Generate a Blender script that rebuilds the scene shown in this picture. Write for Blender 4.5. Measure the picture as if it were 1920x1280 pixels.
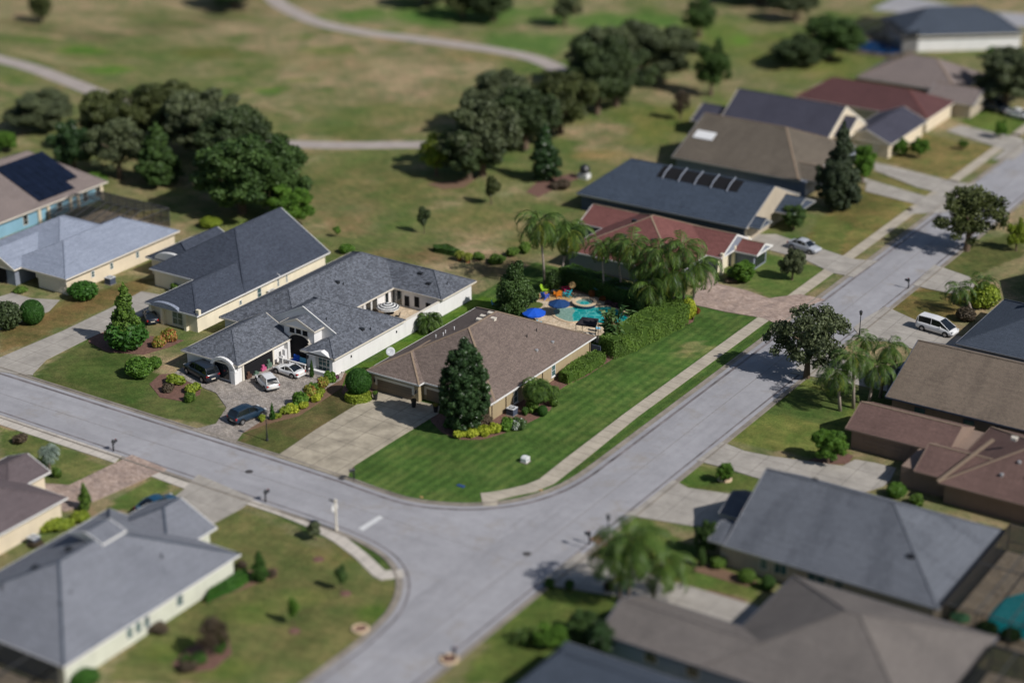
import bpy, bmesh, math, random
import numpy as np
from mathutils import Vector, Matrix
random.seed(7); RNG=np.random.default_rng(7)
for o in list(bpy.data.objects): bpy.data.objects.remove(o)
SC=bpy.context.scene; COL=SC.collection
# ---------------------------------------------------------------- camera, sky, sun
FPX=3700.0; PITCH=math.radians(23.2); AZ=math.radians(32.8); CH=92.0
VX,VY=-math.sin(AZ),math.cos(AZ); RX,RY=math.cos(AZ),math.sin(AZ)
D0=CH/math.tan(PITCH); CX,CY=-VX*D0,-VY*D0
cd=bpy.data.cameras.new('camera'); cam=bpy.data.objects.new('camera',cd); COL.objects.link(cam)
cam.location=(CX,CY,CH); cam.rotation_euler=(math.pi/2-PITCH,0,AZ)
cd.sensor_width=36; cd.lens=36*FPX/1920; cd.clip_start=1; cd.clip_end=3000
cd.dof.use_dof=True; cd.dof.focus_distance=227; cd.dof.aperture_fstop=0.0295
SC.camera=cam
SUN_EL=math.radians(41); SUN_AZ_W=math.radians(-3)     # direction towards the sun, angle from world +X
sx,sy,sz=math.cos(SUN_EL)*math.cos(SUN_AZ_W),math.cos(SUN_EL)*math.sin(SUN_AZ_W),math.sin(SUN_EL)
W=bpy.data.worlds.new("World"); SC.world=W; W.use_nodes=True
nt=W.node_tree; nt.nodes.clear()
sky=nt.nodes.new('ShaderNodeTexSky'); sky.sky_type='NISHITA'; sky.sun_disc=False
sky.sun_elevation=SUN_EL; sky.sun_rotation=math.pi/2-SUN_AZ_W; sky.dust_density=1.0; sky.air_density=1.0
bg=nt.nodes.new('ShaderNodeBackground'); bg.inputs[1].default_value=0.066
out=nt.nodes.new('ShaderNodeOutputWorld'); nt.links.new(sky.outputs[0],bg.inputs[0]); nt.links.new(bg.outputs[0],out.inputs[0])
sl=bpy.data.lights.new('sun','SUN'); sl.energy=4.3; sl.angle=math.radians(0.5); sl.color=(1.0,0.965,0.92)
so=bpy.data.objects.new('sun',sl); COL.objects.link(so)
so.rotation_euler=Vector((sx,sy,sz)).to_track_quat('Z','Y').to_euler(); so.location=(60,0,80)
SC.view_settings.view_transform='Standard'; SC.view_settings.look='None'; SC.view_settings.exposure=-0.06; SC.view_settings.gamma=1
SC.render.engine='CYCLES'

# ---------------------------------------------------------------- surveying helpers (photo pixel -> real point on a plane)
def ray(px,py):
    u=(px-960)/FPX; v=(640-py)/FPX
    h=math.cos(PITCH)+v*math.sin(PITCH); dz=-math.sin(PITCH)+v*math.cos(PITCH)
    return h*VX+u*RX, h*VY+u*RY, dz
def G(px,py,z=0.0):
    d=ray(px,py); t=(z-CH)/d[2]; return (CX+t*d[0],CY+t*d[1])
def PX(x,y,z=0.0):
    dx,dy,dz=x-CX,y-CY,z-CH
    a=dx*VX+dy*VY; r=dx*RX+dy*RY
    d=a*math.cos(PITCH)-dz*math.sin(PITCH); up=a*math.sin(PITCH)+dz*math.cos(PITCH)
    return 960+FPX*r/d, 640-FPX*up/d, FPX/d
def HT(bx,by,ty):
    x,y=G(bx,by); lo,hi=0.,60.
    for i in range(30):
        m=(lo+hi)/2
        if PX(x,y,m)[1]>ty: lo=m
        else: hi=m
    return lo
def GP(l): return [G(*p) for p in l]

# ---------------------------------------------------------------- materials
def lin(r,g,b):
    f=lambda c:(c/255/12.92) if c/255<=.04045 else ((c/255+.055)/1.055)**2.4
    return (f(r),f(g),f(b))
class N:
    def __init__(s,name):
        s.m=bpy.data.materials.new(name); s.m.use_nodes=True; s.t=s.m.node_tree; s.t.nodes.clear()
        s.o=s.n('ShaderNodeOutputMaterial')
    def n(s,t,**k):
        x=s.t.nodes.new(t)
        for a,b in k.items(): setattr(x,a,b)
        return x
    def l(s,a,b): s.t.links.new(a,b)
    def mix(s,f,a,b,bt='MIX'):
        x=s.n('ShaderNodeMix',data_type='RGBA',blend_type=bt)
        for i,v in ((0,f),(6,a),(7,b)):
            if hasattr(v,'is_output'): s.l(v,x.inputs[i])
            else: x.inputs[i].default_value=v if i==0 else (*v,1) if len(v)==3 else v
        return x.outputs[2]
    def math(s,op,a,b=0.,c=None):
        x=s.n('ShaderNodeMath',operation=op)
        for i,v in ((0,a),(1,b),(2,c)):
            if v is None: continue
            if hasattr(v,'is_output'): s.l(v,x.inputs[i])
            else: x.inputs[i].default_value=v
        return x.outputs[0]
    def ramp(s,f,a,b):
        x=s.n('ShaderNodeMapRange'); x.inputs[1].default_value=a; x.inputs[2].default_value=b
        s.l(f,x.inputs[0]); return x.outputs[0]
    def uv(s,src='UV'):
        return s.n('ShaderNodeTexCoord').outputs[src]
    def noise(s,vec,sc,det=3,rough=.6,scale=None):
        if scale:
            mp=s.n('ShaderNodeMapping'); mp.inputs[3].default_value=scale; s.l(vec,mp.inputs[0]); vec=mp.outputs[0]
        x=s.n('ShaderNodeTexNoise'); x.inputs['Scale'].default_value=sc; x.inputs['Detail'].default_value=det; x.inputs['Roughness'].default_value=rough
        s.l(vec,x.inputs['Vector']); return x.outputs[0]
    def pri(s,col,rough=.8,spec=.3,metal=0,bump=None,bd=.05,**k):
        p=s.n('ShaderNodeBsdfPrincipled'); p.inputs['Roughness'].default_value=rough
        p.inputs['Specular IOR Level'].default_value=spec; p.inputs['Metallic'].default_value=metal
        if hasattr(col,'is_output'): s.l(col,p.inputs['Base Color'])
        else: p.inputs['Base Color'].default_value=(*col[:3],1)
        if bump is not None:
            b=s.n('ShaderNodeBump'); b.inputs['Distance'].default_value=bd; b.inputs['Strength'].default_value=1
            s.l(bump,b.inputs['Height']); s.l(b.outputs[0],p.inputs['Normal'])
        for a,v in k.items(): p.inputs[a.replace('_',' ')].default_value=v
        s.l(p.outputs[0],s.o.inputs[0]); return p
def m_plain(name,c,rough=.6,var=.12,sc=3.,spec=.3,metal=0):
    n=N(name); t=n.noise(n.uv('Object'),sc,3); f=n.ramp(t,.3,.7)
    c0=tuple(x*(1-var) for x in c); c1=tuple(min(1,x*(1+var)) for x in c)
    n.pri(n.mix(f,c0,c1),rough,spec,metal); return n.m
def m_shingle(name,c,var=.28,row=.17,stain=.12):
    n=N(name); uv=n.uv()
    br=n.n('ShaderNodeTexBrick'); n.l(uv,br.inputs[0]); br.inputs['Scale'].default_value=1
    br.inputs['Brick Width'].default_value=.30; br.inputs['Row Height'].default_value=row; br.inputs['Mortar Size'].default_value=.012
    br.inputs['Mortar Smooth'].default_value=.4; br.inputs['Bias'].default_value=0
    var*=.6; d=tuple(x*(1-var) for x in c); l=tuple(min(1,x*(1+var)) for x in c)
    br.inputs[1].default_value=(*d,1); br.inputs[2].default_value=(*l,1); br.inputs[3].default_value=(*[x*.45 for x in c],1)
    a=n.noise(n.uv('Object'),.22,3); b=n.noise(uv,1.2,4,scale=(.25,2.2,1)); e=n.noise(n.uv('Object'),13,2)
    s=n.mix(n.ramp(a,.25,.75),(.93,.93,.94),(1.07,1.065,1.06)); s2=n.mix(n.ramp(b,.3,.7),(.90,.90,.90),(1.10,1.10,1.10)); s3=n.mix(n.ramp(e,.35,.65),(.72,.72,.72),(1.28,1.28,1.28))
    col=n.mix(1.0,br.outputs[0],s,'MULTIPLY'); col=n.mix(1.0,col,s2,'MULTIPLY'); col=n.mix(1.0,col,s3,'MULTIPLY')
    sn=n.noise(uv,.33,5,.65,scale=(1.,.28,1)); col=n.mix(n.math('MULTIPLY',n.ramp(sn,.48,.70),stain),col,n.mix(1,col,(.45,.46,.48),'MULTIPLY'))
    n.pri(col,.9,.15,bump=br.outputs[1],bd=-.01); return n.m
def m_stucco(name,c,var=.07):
    n=N(name); o=n.uv('Object'); a=n.noise(o,.5,4); b=n.noise(o,14,2); st=n.noise(o,1.2,3,scale=(1.5,1.5,.15))
    col=n.mix(n.ramp(a,.3,.7),tuple(x*(1-var) for x in c),tuple(min(.95,x*(1+var)) for x in c))
    col=n.mix(n.math('MULTIPLY',n.ramp(st,.5,.75),.35),col,tuple(x*.72 for x in c))
    n.pri(col,.85,.2,bump=b,bd=.01); return n.m
def m_concrete(name,c,jx=None,jy=None,ox=0,oy=0,stain=.3,joint=.5):
    n=N(name); uv=n.uv(); o=n.uv('Object'); a=n.noise(o,.45,5); b=n.noise(o,3.5,4); c2=n.noise(o,22,2)
    col=n.mix(n.ramp(a,.3,.7),tuple(x*(1-stain*.6) for x in c),tuple(min(.9,x*(1+stain*.35)) for x in c))
    col=n.mix(n.ramp(b,.25,.8),n.mix(1,col,(.85,.84,.82),'MULTIPLY'),col)
    col=n.mix(n.math('MULTIPLY',n.ramp(c2,.45,.8),.35),col,tuple(x*.6 for x in c))
    sp=n.n('ShaderNodeSeparateXYZ'); n.l(uv,sp.inputs[0])
    fs=[]
    for i,(j,of) in enumerate(((jx,ox),(jy,oy))):
        if j:
            t=n.math('FRACT',n.math('DIVIDE',n.math('ADD',sp.outputs[i],of+1000*j),j)); t=n.math('ABSOLUTE',n.math('SUBTRACT',t,.5))
            fs.append(n.math('GREATER_THAN',t,.5-.045/j))
    for f in fs: col=n.mix(n.math('MULTIPLY',f,joint),col,tuple(x*.25 for x in c))
    n.pri(col,.85,.25,bump=c2,bd=.01); return n.m
def m_paver(name,c,c2,w=.3,h=.15):
    n=N(name); uv=n.uv()
    br=n.n('ShaderNodeTexBrick'); n.l(uv,br.inputs[0]); br.inputs['Scale'].default_value=1
    br.inputs['Brick Width'].default_value=w; br.inputs['Row Height'].default_value=h; br.inputs['Mortar Size'].default_value=.012
    br.inputs[1].default_value=(*c,1); br.inputs[2].default_value=(*c2,1); br.inputs[3].default_value=(*[x*.5 for x in c],1)
    a=n.noise(n.uv('Object'),.6,4); b=n.noise(n.uv('Object'),5,2)
    col=n.mix(1,br.outputs[0],n.mix(n.ramp(a,.3,.7),(.75,.75,.77),(1.15,1.13,1.1)),'MULTIPLY')
    col=n.mix(1,col,n.mix(n.ramp(b,.35,.65),(.82,.82,.82),(1.15,1.15,1.15)),'MULTIPLY')
    n.pri(col,.85,.2,bump=br.outputs[1],bd=-.01); return n.m
def m_leaf(name,dark,light,rough=.55,tr=.2,third=None,th=.62):
    n=N(name); at=n.n('ShaderNodeAttribute',attribute_name='v'); 
    col=n.mix(at.outputs['Fac'],dark,light)
    if third:
        f=n.math('GREATER_THAN',at.outputs['Fac'],th); col=n.mix(f,col,third)
    p=n.n('ShaderNodeBsdfPrincipled'); p.inputs['Roughness'].default_value=rough; p.inputs['Specular IOR Level'].default_value=.25; n.l(col,p.inputs['Base Color'])
    t=n.n('ShaderNodeBsdfTranslucent'); n.l(n.mix(1,col,(1.3,1.5,.6),'MULTIPLY'),t.inputs[0])
    mx=n.n('ShaderNodeMixShader'); mx.inputs[0].default_value=tr; n.l(p.outputs[0],mx.inputs[1]); n.l(t.outputs[0],mx.inputs[2]); n.l(mx.outputs[0],n.o.inputs[0])
    return n.m
def m_screen(name,c=(.02,.022,.025),op=.55):
    n=N(name); p=n.n('ShaderNodeBsdfDiffuse'); p.inputs[0].default_value=(*c,1); t=n.n('ShaderNodeBsdfTransparent')
    mx=n.n('ShaderNodeMixShader'); mx.inputs[0].default_value=op; n.l(t.outputs[0],mx.inputs[1]); n.l(p.outputs[0],mx.inputs[2]); n.l(mx.outputs[0],n.o.inputs[0]); return n.m
def m_glass(name,c):
    n=N(name); t=n.noise(n.uv('Object'),.9,2); n.pri(n.mix(n.ramp(t,.3,.7),tuple(x*.5 for x in c),c),.08,.9); return n.m
def m_water(name,c1,c2,sc=1.6):
    n=N(name); o=n.uv('Object'); v=n.n('ShaderNodeTexVoronoi',feature='DISTANCE_TO_EDGE'); v.inputs['Scale'].default_value=sc
    d=n.noise(o,1.5,3); mxv=n.n('ShaderNodeMix',data_type='VECTOR'); mxv.inputs[0].default_value=.25
    n.l(o,mxv.inputs[4]); nz=n.n('ShaderNodeTexNoise'); nz.inputs['Scale'].default_value=1.5; n.l(o,nz.inputs[0]); n.l(nz.outputs[1],mxv.inputs[5]); n.l(mxv.outputs[1],v.inputs[0])
    f=n.ramp(v.outputs[0],.0,.12); col=n.mix(f,c2,c1); n.pri(col,.12,.5,bump=d,bd=.03); return n.m
def m_ground():
    n=N('ground_grass'); at=n.n('ShaderNodeAttribute',attribute_name='Col'); o=n.uv('Object')
    a=n.noise(o,1.1,5,.65); b=n.noise(o,6,4,.8); c=n.noise(o,.28,6,.7); e=n.noise(o,24,2); g=n.noise(o,.75,5,.7)
    col=at.outputs[0]
    tan=n.mix(1,col,(1.42,1.20,1.25),'MULTIPLY'); grn=n.mix(1,col,(.72,.90,.72),'MULTIPLY')
    col=n.mix(n.math('SUBTRACT',n.ramp(c,.36,.64),n.math('MULTIPLY',at.outputs['Alpha'],.35)),grn,tan); col=n.mix(n.math('MULTIPLY',n.ramp(g,.52,.72),.55),col,grn); 
    col=n.mix(1,col,n.mix(n.ramp(a,.32,.68),(.76,.78,.76),(1.24,1.22,1.2)),'MULTIPLY')
    col=n.mix(1,col,n.mix(n.ramp(b,.33,.67),(.42,.47,.42),(1.62,1.56,1.56)),'MULTIPLY')
    col=n.mix(1,col,n.mix(n.ramp(e,.35,.65),(.7,.7,.7),(1.3,1.3,1.3)),'MULTIPLY')
    # mowing stripes where the lawn is mown (attribute alpha)
    sp=n.n('ShaderNodeSeparateXYZ'); n.l(o,sp.inputs[0])
    w=n.noise(o,.5,3); s=n.math('SINE',n.math('ADD',n.math('MULTIPLY',sp.outputs[0],5.2),n.math('MULTIPLY',w,3.2)))
    s=n.math('MULTIPLY',n.math('MULTIPLY',n.ramp(s,-.6,.6),at.outputs['Alpha']),n.ramp(n.noise(o,.15,2),.25,.5))
    col=n.mix(n.math('MULTIPLY',s,.46),col,n.mix(1,col,(1.8,1.55,1.5),'MULTIPLY'))
    n.pri(col,.95,.08,bump=b,bd=.12); return n.m
def m_asphalt():
    n=N('road_asphalt'); o=n.uv('Object'); base=lin(163,162,166)
    a=n.noise(o,.16,6,.7); b=n.noise(o,.8,6,.75); c=n.noise(o,26,2); d=n.noise(o,.5,4,scale=(1,.12,1)); d2=n.noise(o,.5,4,scale=(.12,1,1))
    col=n.mix(n.ramp(a,.3,.7),tuple(x*.86 for x in base),tuple(x*1.1 for x in base))
    col=n.mix(n.math('MULTIPLY',n.ramp(b,.46,.72),.45),col,tuple(x*.66 for x in base))
    col=n.mix(n.math('MULTIPLY',n.ramp(n.noise(o,2.7,4,.8),.55,.75),.4),col,tuple(x*1.25 for x in base))
    col=n.mix(n.math('MULTIPLY',n.ramp(n.noise(o,.2,4,.7),.55,.75),.5),col,lin(152,140,122))
    sp=n.n('ShaderNodeSeparateXYZ'); n.l(o,sp.inputs[0])
    side=n.math('GREATER_THAN',sp.outputs[0],24.5)
    st=n.mix(side,n.ramp(d2,.48,.7),n.ramp(d,.48,.7)); col=n.mix(n.math('MULTIPLY',st,.42),col,tuple(x*.70 for x in base))
    col=n.mix(n.math('MULTIPLY',n.ramp(c,.4,.8),.3),col,tuple(x*.5 for x in base))
    kb=n.math('MULTIPLY',n.math('MULTIPLY',n.ramp(sp.outputs[0],28.6,25.3),side),n.ramp(n.noise(o,.9,5,.75,scale=(1,.22,1)),.42,.62)); col=n.mix(n.math('MULTIPLY',kb,.5),col,tuple(x*.6 for x in base))
    for xc in (26.9,28.3,30.2,31.7):
        d_=n.math('ABSOLUTE',n.math('SUBTRACT',sp.outputs[0],xc)); f_=n.math('MULTIPLY',n.math('MULTIPLY',n.ramp(d_,.45,.0),side),n.ramp(n.noise(o,.35,4,.7,scale=(1,.3,1)),.35,.65)); col=n.mix(n.math('MULTIPLY',f_,.16),col,tuple(x*.55 for x in base))
    for yc in (-45.6,-44.2,-42.1,-40.7):
        d_=n.math('ABSOLUTE',n.math('SUBTRACT',sp.outputs[1],yc)); f_=n.math('MULTIPLY',n.math('MULTIPLY',n.ramp(d_,.45,.0),n.math('SUBTRACT',1.,side)),n.ramp(n.noise(o,.35,4,.7,scale=(.3,1,1)),.35,.65)); col=n.mix(n.math('MULTIPLY',f_,.16),col,tuple(x*.55 for x in base))
    # cracks
    v=n.n('ShaderNodeTexVoronoi',feature='DISTANCE_TO_EDGE'); v.inputs['Scale'].default_value=.22; n.l(o,v.inputs[0])
    f=n.math('LESS_THAN',n.math('ADD',v.outputs[0],n.math('MULTIPLY',b,.02)),.012); col=n.mix(n.math('MULTIPLY',f,.18),col,(.12,.12,.12))
    n.pri(col,.9,.2,bump=c,bd=.01); return n.m
M={}
M['ground']=m_ground(); M['asphalt']=m_asphalt()
M['kerb']=m_concrete('kerb_concrete',lin(150,142,132),3.0,3.0,stain=.5)
M['walk']=m_concrete('sidewalk_concrete',lin(188,178,162),None,1.5,stain=.35)
M['walkx']=m_concrete('sidewalk_concrete_cross',lin(204,196,186),1.5,None,stain=.3)
M['drive']=m_concrete('driveway_concrete',lin(180,170,152),3.05,3.2,ox=-.3,oy=.5,stain=.65,joint=.6)
M['drive2']=m_concrete('pale_driveway_concrete',lin(174,168,160),3.0,3.0,stain=.4,joint=.45)
M['path']=m_concrete('cart_path_concrete',lin(176,166,160),None,None,stain=.25)
M['paver']=m_paver('grey_paver',lin(142,134,126),lin(182,174,166))
M['paverred']=m_paver('red_paver',lin(158,138,126),lin(190,170,158),.4,.2)
M['deck']=m_paver('pool_deck_paver',lin(196,176,148),lin(222,204,178),.4,.4)
M['gravel']=m_plain('gravel',lin(178,146,100),.95,.3,9)
M['mulch']=m_plain('red_mulch',lin(112,84,74),.95,.4,5)
M['mulchd']=m_plain('brown_mulch',lin(116,92,74),.95,.3,8)
M['white_paint']=m_plain('road_paint',(.6,.6,.6),.7,.2,6)
M['metal_dark']=m_plain('dark_metal',(.02,.022,.026),.45,.2,4,.5)
M['metal_cover']=m_plain('iron_cover',(.07,.065,.065),.7,.3,9)
M['white']=m_plain('white_gloss',(.72,.72,.72),.45,.05,5)
M['trim']=m_plain('cream_trim',lin(214,206,192),.6,.06,4)
M['trimwhite']=m_plain('white_trim',(.70,.69,.67),.55,.06,4)
M['taupe']=m_stucco('taupe_stucco',lin(162,146,116))
M['greige']=m_plain('greige_door',lin(122,108,92),.6,.05,5)
M['capl']=m_plain('ridge_cap_tan',lin(140,122,104),.9,.15,6)
M['glass']=m_glass('window_glass',(.08,.15,.15)); M['glassd']=m_glass('dark_glass',(.02,.028,.035))
M['screen']=m_screen('insect_screen'); M['black']=m_plain('black_opening',(.008,.008,.01),.9,.2,3)
M['pot']=m_plain('dark_pot',(.02,.02,.022),.4,.2,5,.5)
M['terracotta']=m_plain('terracotta',lin(168,104,72),.8,.2,5)
M['trunk']=m_plain('bark',lin(104,88,74),.95,.3,6); M['palmtrunk']=m_plain('palm_bark',lin(150,138,128),.9,.2,5)
M['solar']=m_glass('solar_panel',(.008,.012,.028))
M['bluehdpe']=None
def leafmat(k,d,l,**a): M[k]=m_leaf('leaf_'+k,d,l,**a)
leafmat('oak',(.022,.036,.015),(.10,.14,.055)); leafmat('oakgrey',(.036,.048,.024),(.17,.20,.10)); leafmat('oakolive',(.028,.040,.014),(.13,.15,.05)); leafmat('oakgreen',(.02,.045,.012),(.10,.17,.045))
leafmat('magnolia',(.012,.028,.012),(.075,.14,.05),rough=.3)
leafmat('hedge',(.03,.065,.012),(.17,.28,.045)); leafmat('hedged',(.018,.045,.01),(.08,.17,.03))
leafmat('topiary',(.018,.06,.01),(.08,.21,.03)); leafmat('bright',(.035,.09,.012),(.16,.30,.04))
leafmat('yellow',(.16,.22,.012),(.58,.60,.07)); leafmat('yellowgreen',(.09,.15,.012),(.34,.40,.05))
leafmat('croton',(.10,.14,.02),(.45,.40,.08),third=(.46,.17,.08),th=.7); leafmat('whitefl',(.03,.07,.02),(.14,.20,.07),third=(.66,.68,.66))
leafmat('redd',(.04,.034,.022),(.15,.11,.075)); leafmat('palm',(.015,.042,.010),(.105,.175,.03),rough=.5,tr=.12); leafmat('palmy',(.08,.12,.015),(.36,.38,.06))
leafmat('palmdead',(.26,.19,.10),(.55,.43,.28)); leafmat('silver',(.10,.14,.11),(.30,.36,.32)); leafmat('pink',(.05,.04,.03),(.18,.08,.10),third=(.45,.12,.30),th=.75)
leafmat('cypress',(.025,.04,.022),(.085,.11,.06)); leafmat('bird',(.025,.07,.02),(.16,.24,.09),third=(.45,.34,.20),th=.86); leafmat('fire',(.10,.03,.01),(.40,.15,.04))

# ---------------------------------------------------------------- objects
def tag(o,label=None,cat=None,group=None,kind=None):
    if label: o['label']=label
    if cat: o['category']=cat
    if group: o['group']=group
    if kind: o['kind']=kind
    return o
def empty(name,loc,label,cat,group=None,rz=0,scale=None):
    o=bpy.data.objects.new(name,None); COL.objects.link(o); o.location=loc; o.rotation_euler=(0,0,rz); o.empty_display_size=.3
    if scale: o.scale=scale
    return tag(o,label,cat,group)
def wloc(o):
    v=Vector((0,0,0))
    while o is not None: v+=Vector(o.location); o=o.parent
    return v
class MB:
    def __init__(s): s.v=[]; s.f=[]; s.mi=[]
    def add(s,vs,fs,mi=0):
        b=len(s.v); s.v+= [tuple(v) for v in vs]
        for f in fs: s.f.append(tuple(b+i for i in f)); s.mi.append(mi)
    def box(s,x0,x1,y0,y1,z0,z1,mi=0):
        s.add([(x0,y0,z0),(x1,y0,z0),(x1,y1,z0),(x0,y1,z0),(x0,y0,z1),(x1,y0,z1),(x1,y1,z1),(x0,y1,z1)],
              [(0,3,2,1),(4,5,6,7),(0,1,5,4),(1,2,6,5),(2,3,7,6),(3,0,4,7)],mi); return s
    def obox(s,c,d,L,w,h,mi=0):   # box along direction d starting at c
        d=Vector(d).normalized(); up=Vector((0,0,1)) if abs(d.z)<.95 else Vector((1,0,0))
        r=d.cross(up).normalized(); u=r.cross(d); c=Vector(c); vs=[]
        for a in (0,L):
            for i,j in ((-1,-1),(1,-1),(1,1),(-1,1)): vs.append(c+d*a+r*(i*w/2)+u*(j*h/2))
        s.add(vs,[(0,1,2,3),(7,6,5,4),(0,4,5,1),(1,5,6,2),(2,6,7,3),(3,7,4,0)],mi); return s
    def bar(s,a,b,w,h=None,mi=0):
        a=Vector(a); b=Vector(b); return s.obox(a,b-a,(b-a).length,w,h or w,mi)
    def prism(s,poly,z0,z1,mi=0):
        n=len(poly); s.add([(x,y,z0) for x,y in poly]+[(x,y,z1) for x,y in poly],
            [tuple(range(n-1,-1,-1)),tuple(range(n,2*n))]+[(i,(i+1)%n,n+(i+1)%n,n+i) for i in range(n)],mi); return s
    def vprism(s,prof,axis,a0,a1,mi=0):  # profile (c,z) extruded along axis
        n=len(prof); f=(lambda a,c,z:(a,c,z)) if axis=='x' else (lambda a,c,z:(c,a,z))
        s.add([f(a0,c,z) for c,z in prof]+[f(a1,c,z) for c,z in prof],
            [tuple(range(n-1,-1,-1)),tuple(range(n,2*n))]+[(i,(i+1)%n,n+(i+1)%n,n+i) for i in range(n)],mi); return s
    def lathe(s,c,prof,n=16,mi=0,caps=True):
        x,y,z=c; vs=[]; k=len(prof)
        for r,h in prof:
            for i in range(n):
                a=2*math.pi*i/n; vs.append((x+r*math.cos(a),y+r*math.sin(a),z+h))
        fs=[(j*n+i,j*n+(i+1)%n,(j+1)*n+(i+1)%n,(j+1)*n+i) for j in range(k-1) for i in range(n)]
        if caps: fs+=[tuple(range(n-1,-1,-1)),tuple((k-1)*n+i for i in range(n))]
        s.add(vs,fs,mi); return s
    def tube(s,pts,rs,n=8,mi=0):
        vs=[]; k=len(pts); pts=[Vector(p) for p in pts]
        for j in range(k):
            d=(pts[min(j+1,k-1)]-pts[max(j-1,0)]).normalized(); a=Vector((0,0,1)) if abs(d.z)<.9 else Vector((1,0,0))
            r=d.cross(a).normalized(); u=r.cross(d); R=rs[j] if hasattr(rs,'__len__') else rs
            for i in range(n):
                t=2*math.pi*i/n; vs.append(pts[j]+r*R*math.cos(t)+u*R*math.sin(t))
        s.add(vs,[(j*n+i,j*n+(i+1)%n,(j+1)*n+(i+1)%n,(j+1)*n+i) for j in range(k-1) for i in range(n)]+[tuple(range(n-1,-1,-1)),tuple((k-1)*n+i for i in range(n))],mi); return s
    def build(s,name,mats,parent=None,smooth=False,loc=None,recalc=True):
        if not isinstance(mats,(list,tuple)): mats=[mats]
        off=wloc(parent) if parent is not None else Vector(loc or (0,0,0))
        me=bpy.data.meshes.new(name); bm=bmesh.new()
        vs=[bm.verts.new(Vector(v)-off) for v in s.v]
        for f,mi in zip(s.f,s.mi):
            try: fc=bm.faces.new([vs[i] for i in f]); fc.material_index=mi; fc.smooth=smooth
            except ValueError: pass
        if recalc: bmesh.ops.recalc_face_normals(bm,faces=bm.faces)
        bm.normal_update()
        uvl=bm.loops.layers.uv.new('UVMap')
        for f in bm.faces:
            n=f.normal; u=Vector((0,0,1)).cross(n)
            if u.length<.02: u=Vector((1,0,0)); v=Vector((0,1,0))
            else: u.normalize(); v=n.cross(u)
            for l in f.loops:
                w=l.vert.co+off; l[uvl].uv=(w.dot(u),w.dot(v))
        bm.to_mesh(me); bm.free()
        o=bpy.data.objects.new(name,me); COL.objects.link(o)
        for m in mats: me.materials.append(m)
        if parent is not None: o.parent=parent
        elif loc: o.location=loc
        return o
def struct(name,mb,m): return tag(mb.build(name,m),kind='structure')
def slab(name,poly,z,m,z0=-.05): 
    return struct(name,MB().prism(poly,z0,z),m)
def ribbon(pts,wl,wr=None):
    wr=wl if wr is None else wr; pts=[Vector((*p,0)) for p in pts]; L=[];R=[]
    for i,p in enumerate(pts):
        d=(pts[min(i+1,len(pts)-1)]-pts[max(i-1,0)]).normalized(); nrm=Vector((-d.y,d.x,0))
        L.append((p+nrm*wl)[:2]); R.append((p-nrm*wr)[:2])
    return L,R
def strip(mb,pts,wl,wr,z0,z1,mi=0):
    L,R=ribbon(pts,wl,wr); n=len(pts); vs=[]
    for a,b in zip(L,R): vs+=[(*a,z1),(*b,z1),(*a,z0),(*b,z0)]
    fs=[]
    for i in range(n-1):
        k=4*i; fs+=[(k,k+1,k+5,k+4),(k+2,k+6,k+7,k+3),(k,k+4,k+6,k+2),(k+1,k+3,k+7,k+5)]
    fs+=[(0,2,3,1),(4*n-4,4*n-3,4*n-1,4*n-2)]
    mb.add(vs,fs,mi)
def smooth_line(pts,k=4):
    o=[]; n=len(pts)
    for i in range(n-1):
        p0,p1,p2,p3=[np.array(pts[max(0,min(n-1,j))]) for j in (i-1,i,i+1,i+2)]
        for t in np.linspace(0,1,k,endpoint=False):
            o.append(tuple(.5*((2*p1)+(-p0+p2)*t+(2*p0-5*p1+4*p2-p3)*t*t+(-p0+3*p1-3*p2+p3)*t**3)))
    o.append(tuple(pts[-1])); return o
# ---------------------------------------------------------------- ground sheet with painted grass colours
def lattice(X,Y,sc,seed):
    r=np.random.default_rng(seed).random((257,257)); x=X/sc; y=Y/sc
    xi=np.floor(x).astype(int); yi=np.floor(y).astype(int); fx=x-xi; fy=y-yi; fx=fx*fx*(3-2*fx); fy=fy*fy*(3-2*fy)
    a=r[xi%257,yi%257]; b=r[(xi+1)%257,yi%257]; c=r[xi%257,(yi+1)%257]; d=r[(xi+1)%257,(yi+1)%257]
    return (a*(1-fx)+b*fx)*(1-fy)+(c*(1-fx)+d*fx)*fy
def fbm(X,Y,sc,seed,o=4):
    t=0; w=0
    for i in range(o): t=t+lattice(X,Y,sc/2**i,seed+i)*.6**i; w+=.6**i
    return t/w
def inpoly(X,Y,poly):
    r=np.zeros(X.shape,bool); n=len(poly)
    for i in range(n):
        x1,y1=poly[i]; x2,y2=poly[(i+1)%n]
        if y1==y2: continue
        c=((y1>Y)!=(y2>Y))&(X<(x2-x1)*(Y-y1)/(y2-y1)+x1); r^=c
    return r
def axis(a,b,core0,core1,st):
    l=list(np.arange(core0,core1,st)); v=core0; s=st
    while v>a: s*=1.12; v-=s; l.insert(0,v)
    v=l[-1]; s=st
    while v<b: s*=1.12; v+=s; l.append(v)
    return np.array(l)
gx=axis(-900,700,-105,80,.62); gy=axis(-260,1600,-90,190,.62)
X,Y=np.meshgrid(gx,gy,indexing='ij')
t1=fbm(X,Y,46,1); t2=fbm(X,Y,11,7); t3=fbm(X,Y,3,12,3)
def mixc(A,B,f): f=np.clip(f,0,1)[...,None]; return A*(1-f)+B*f
cA=np.array(lin(120,116,84)); cB=np.array(lin(136,124,97)); cC=np.array(lin(104,108,68)); cG=np.array(lin(90,104,56)); cL=np.array(lin(62,88,40))
C=np.zeros(X.shape+(3,))+cA
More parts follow.
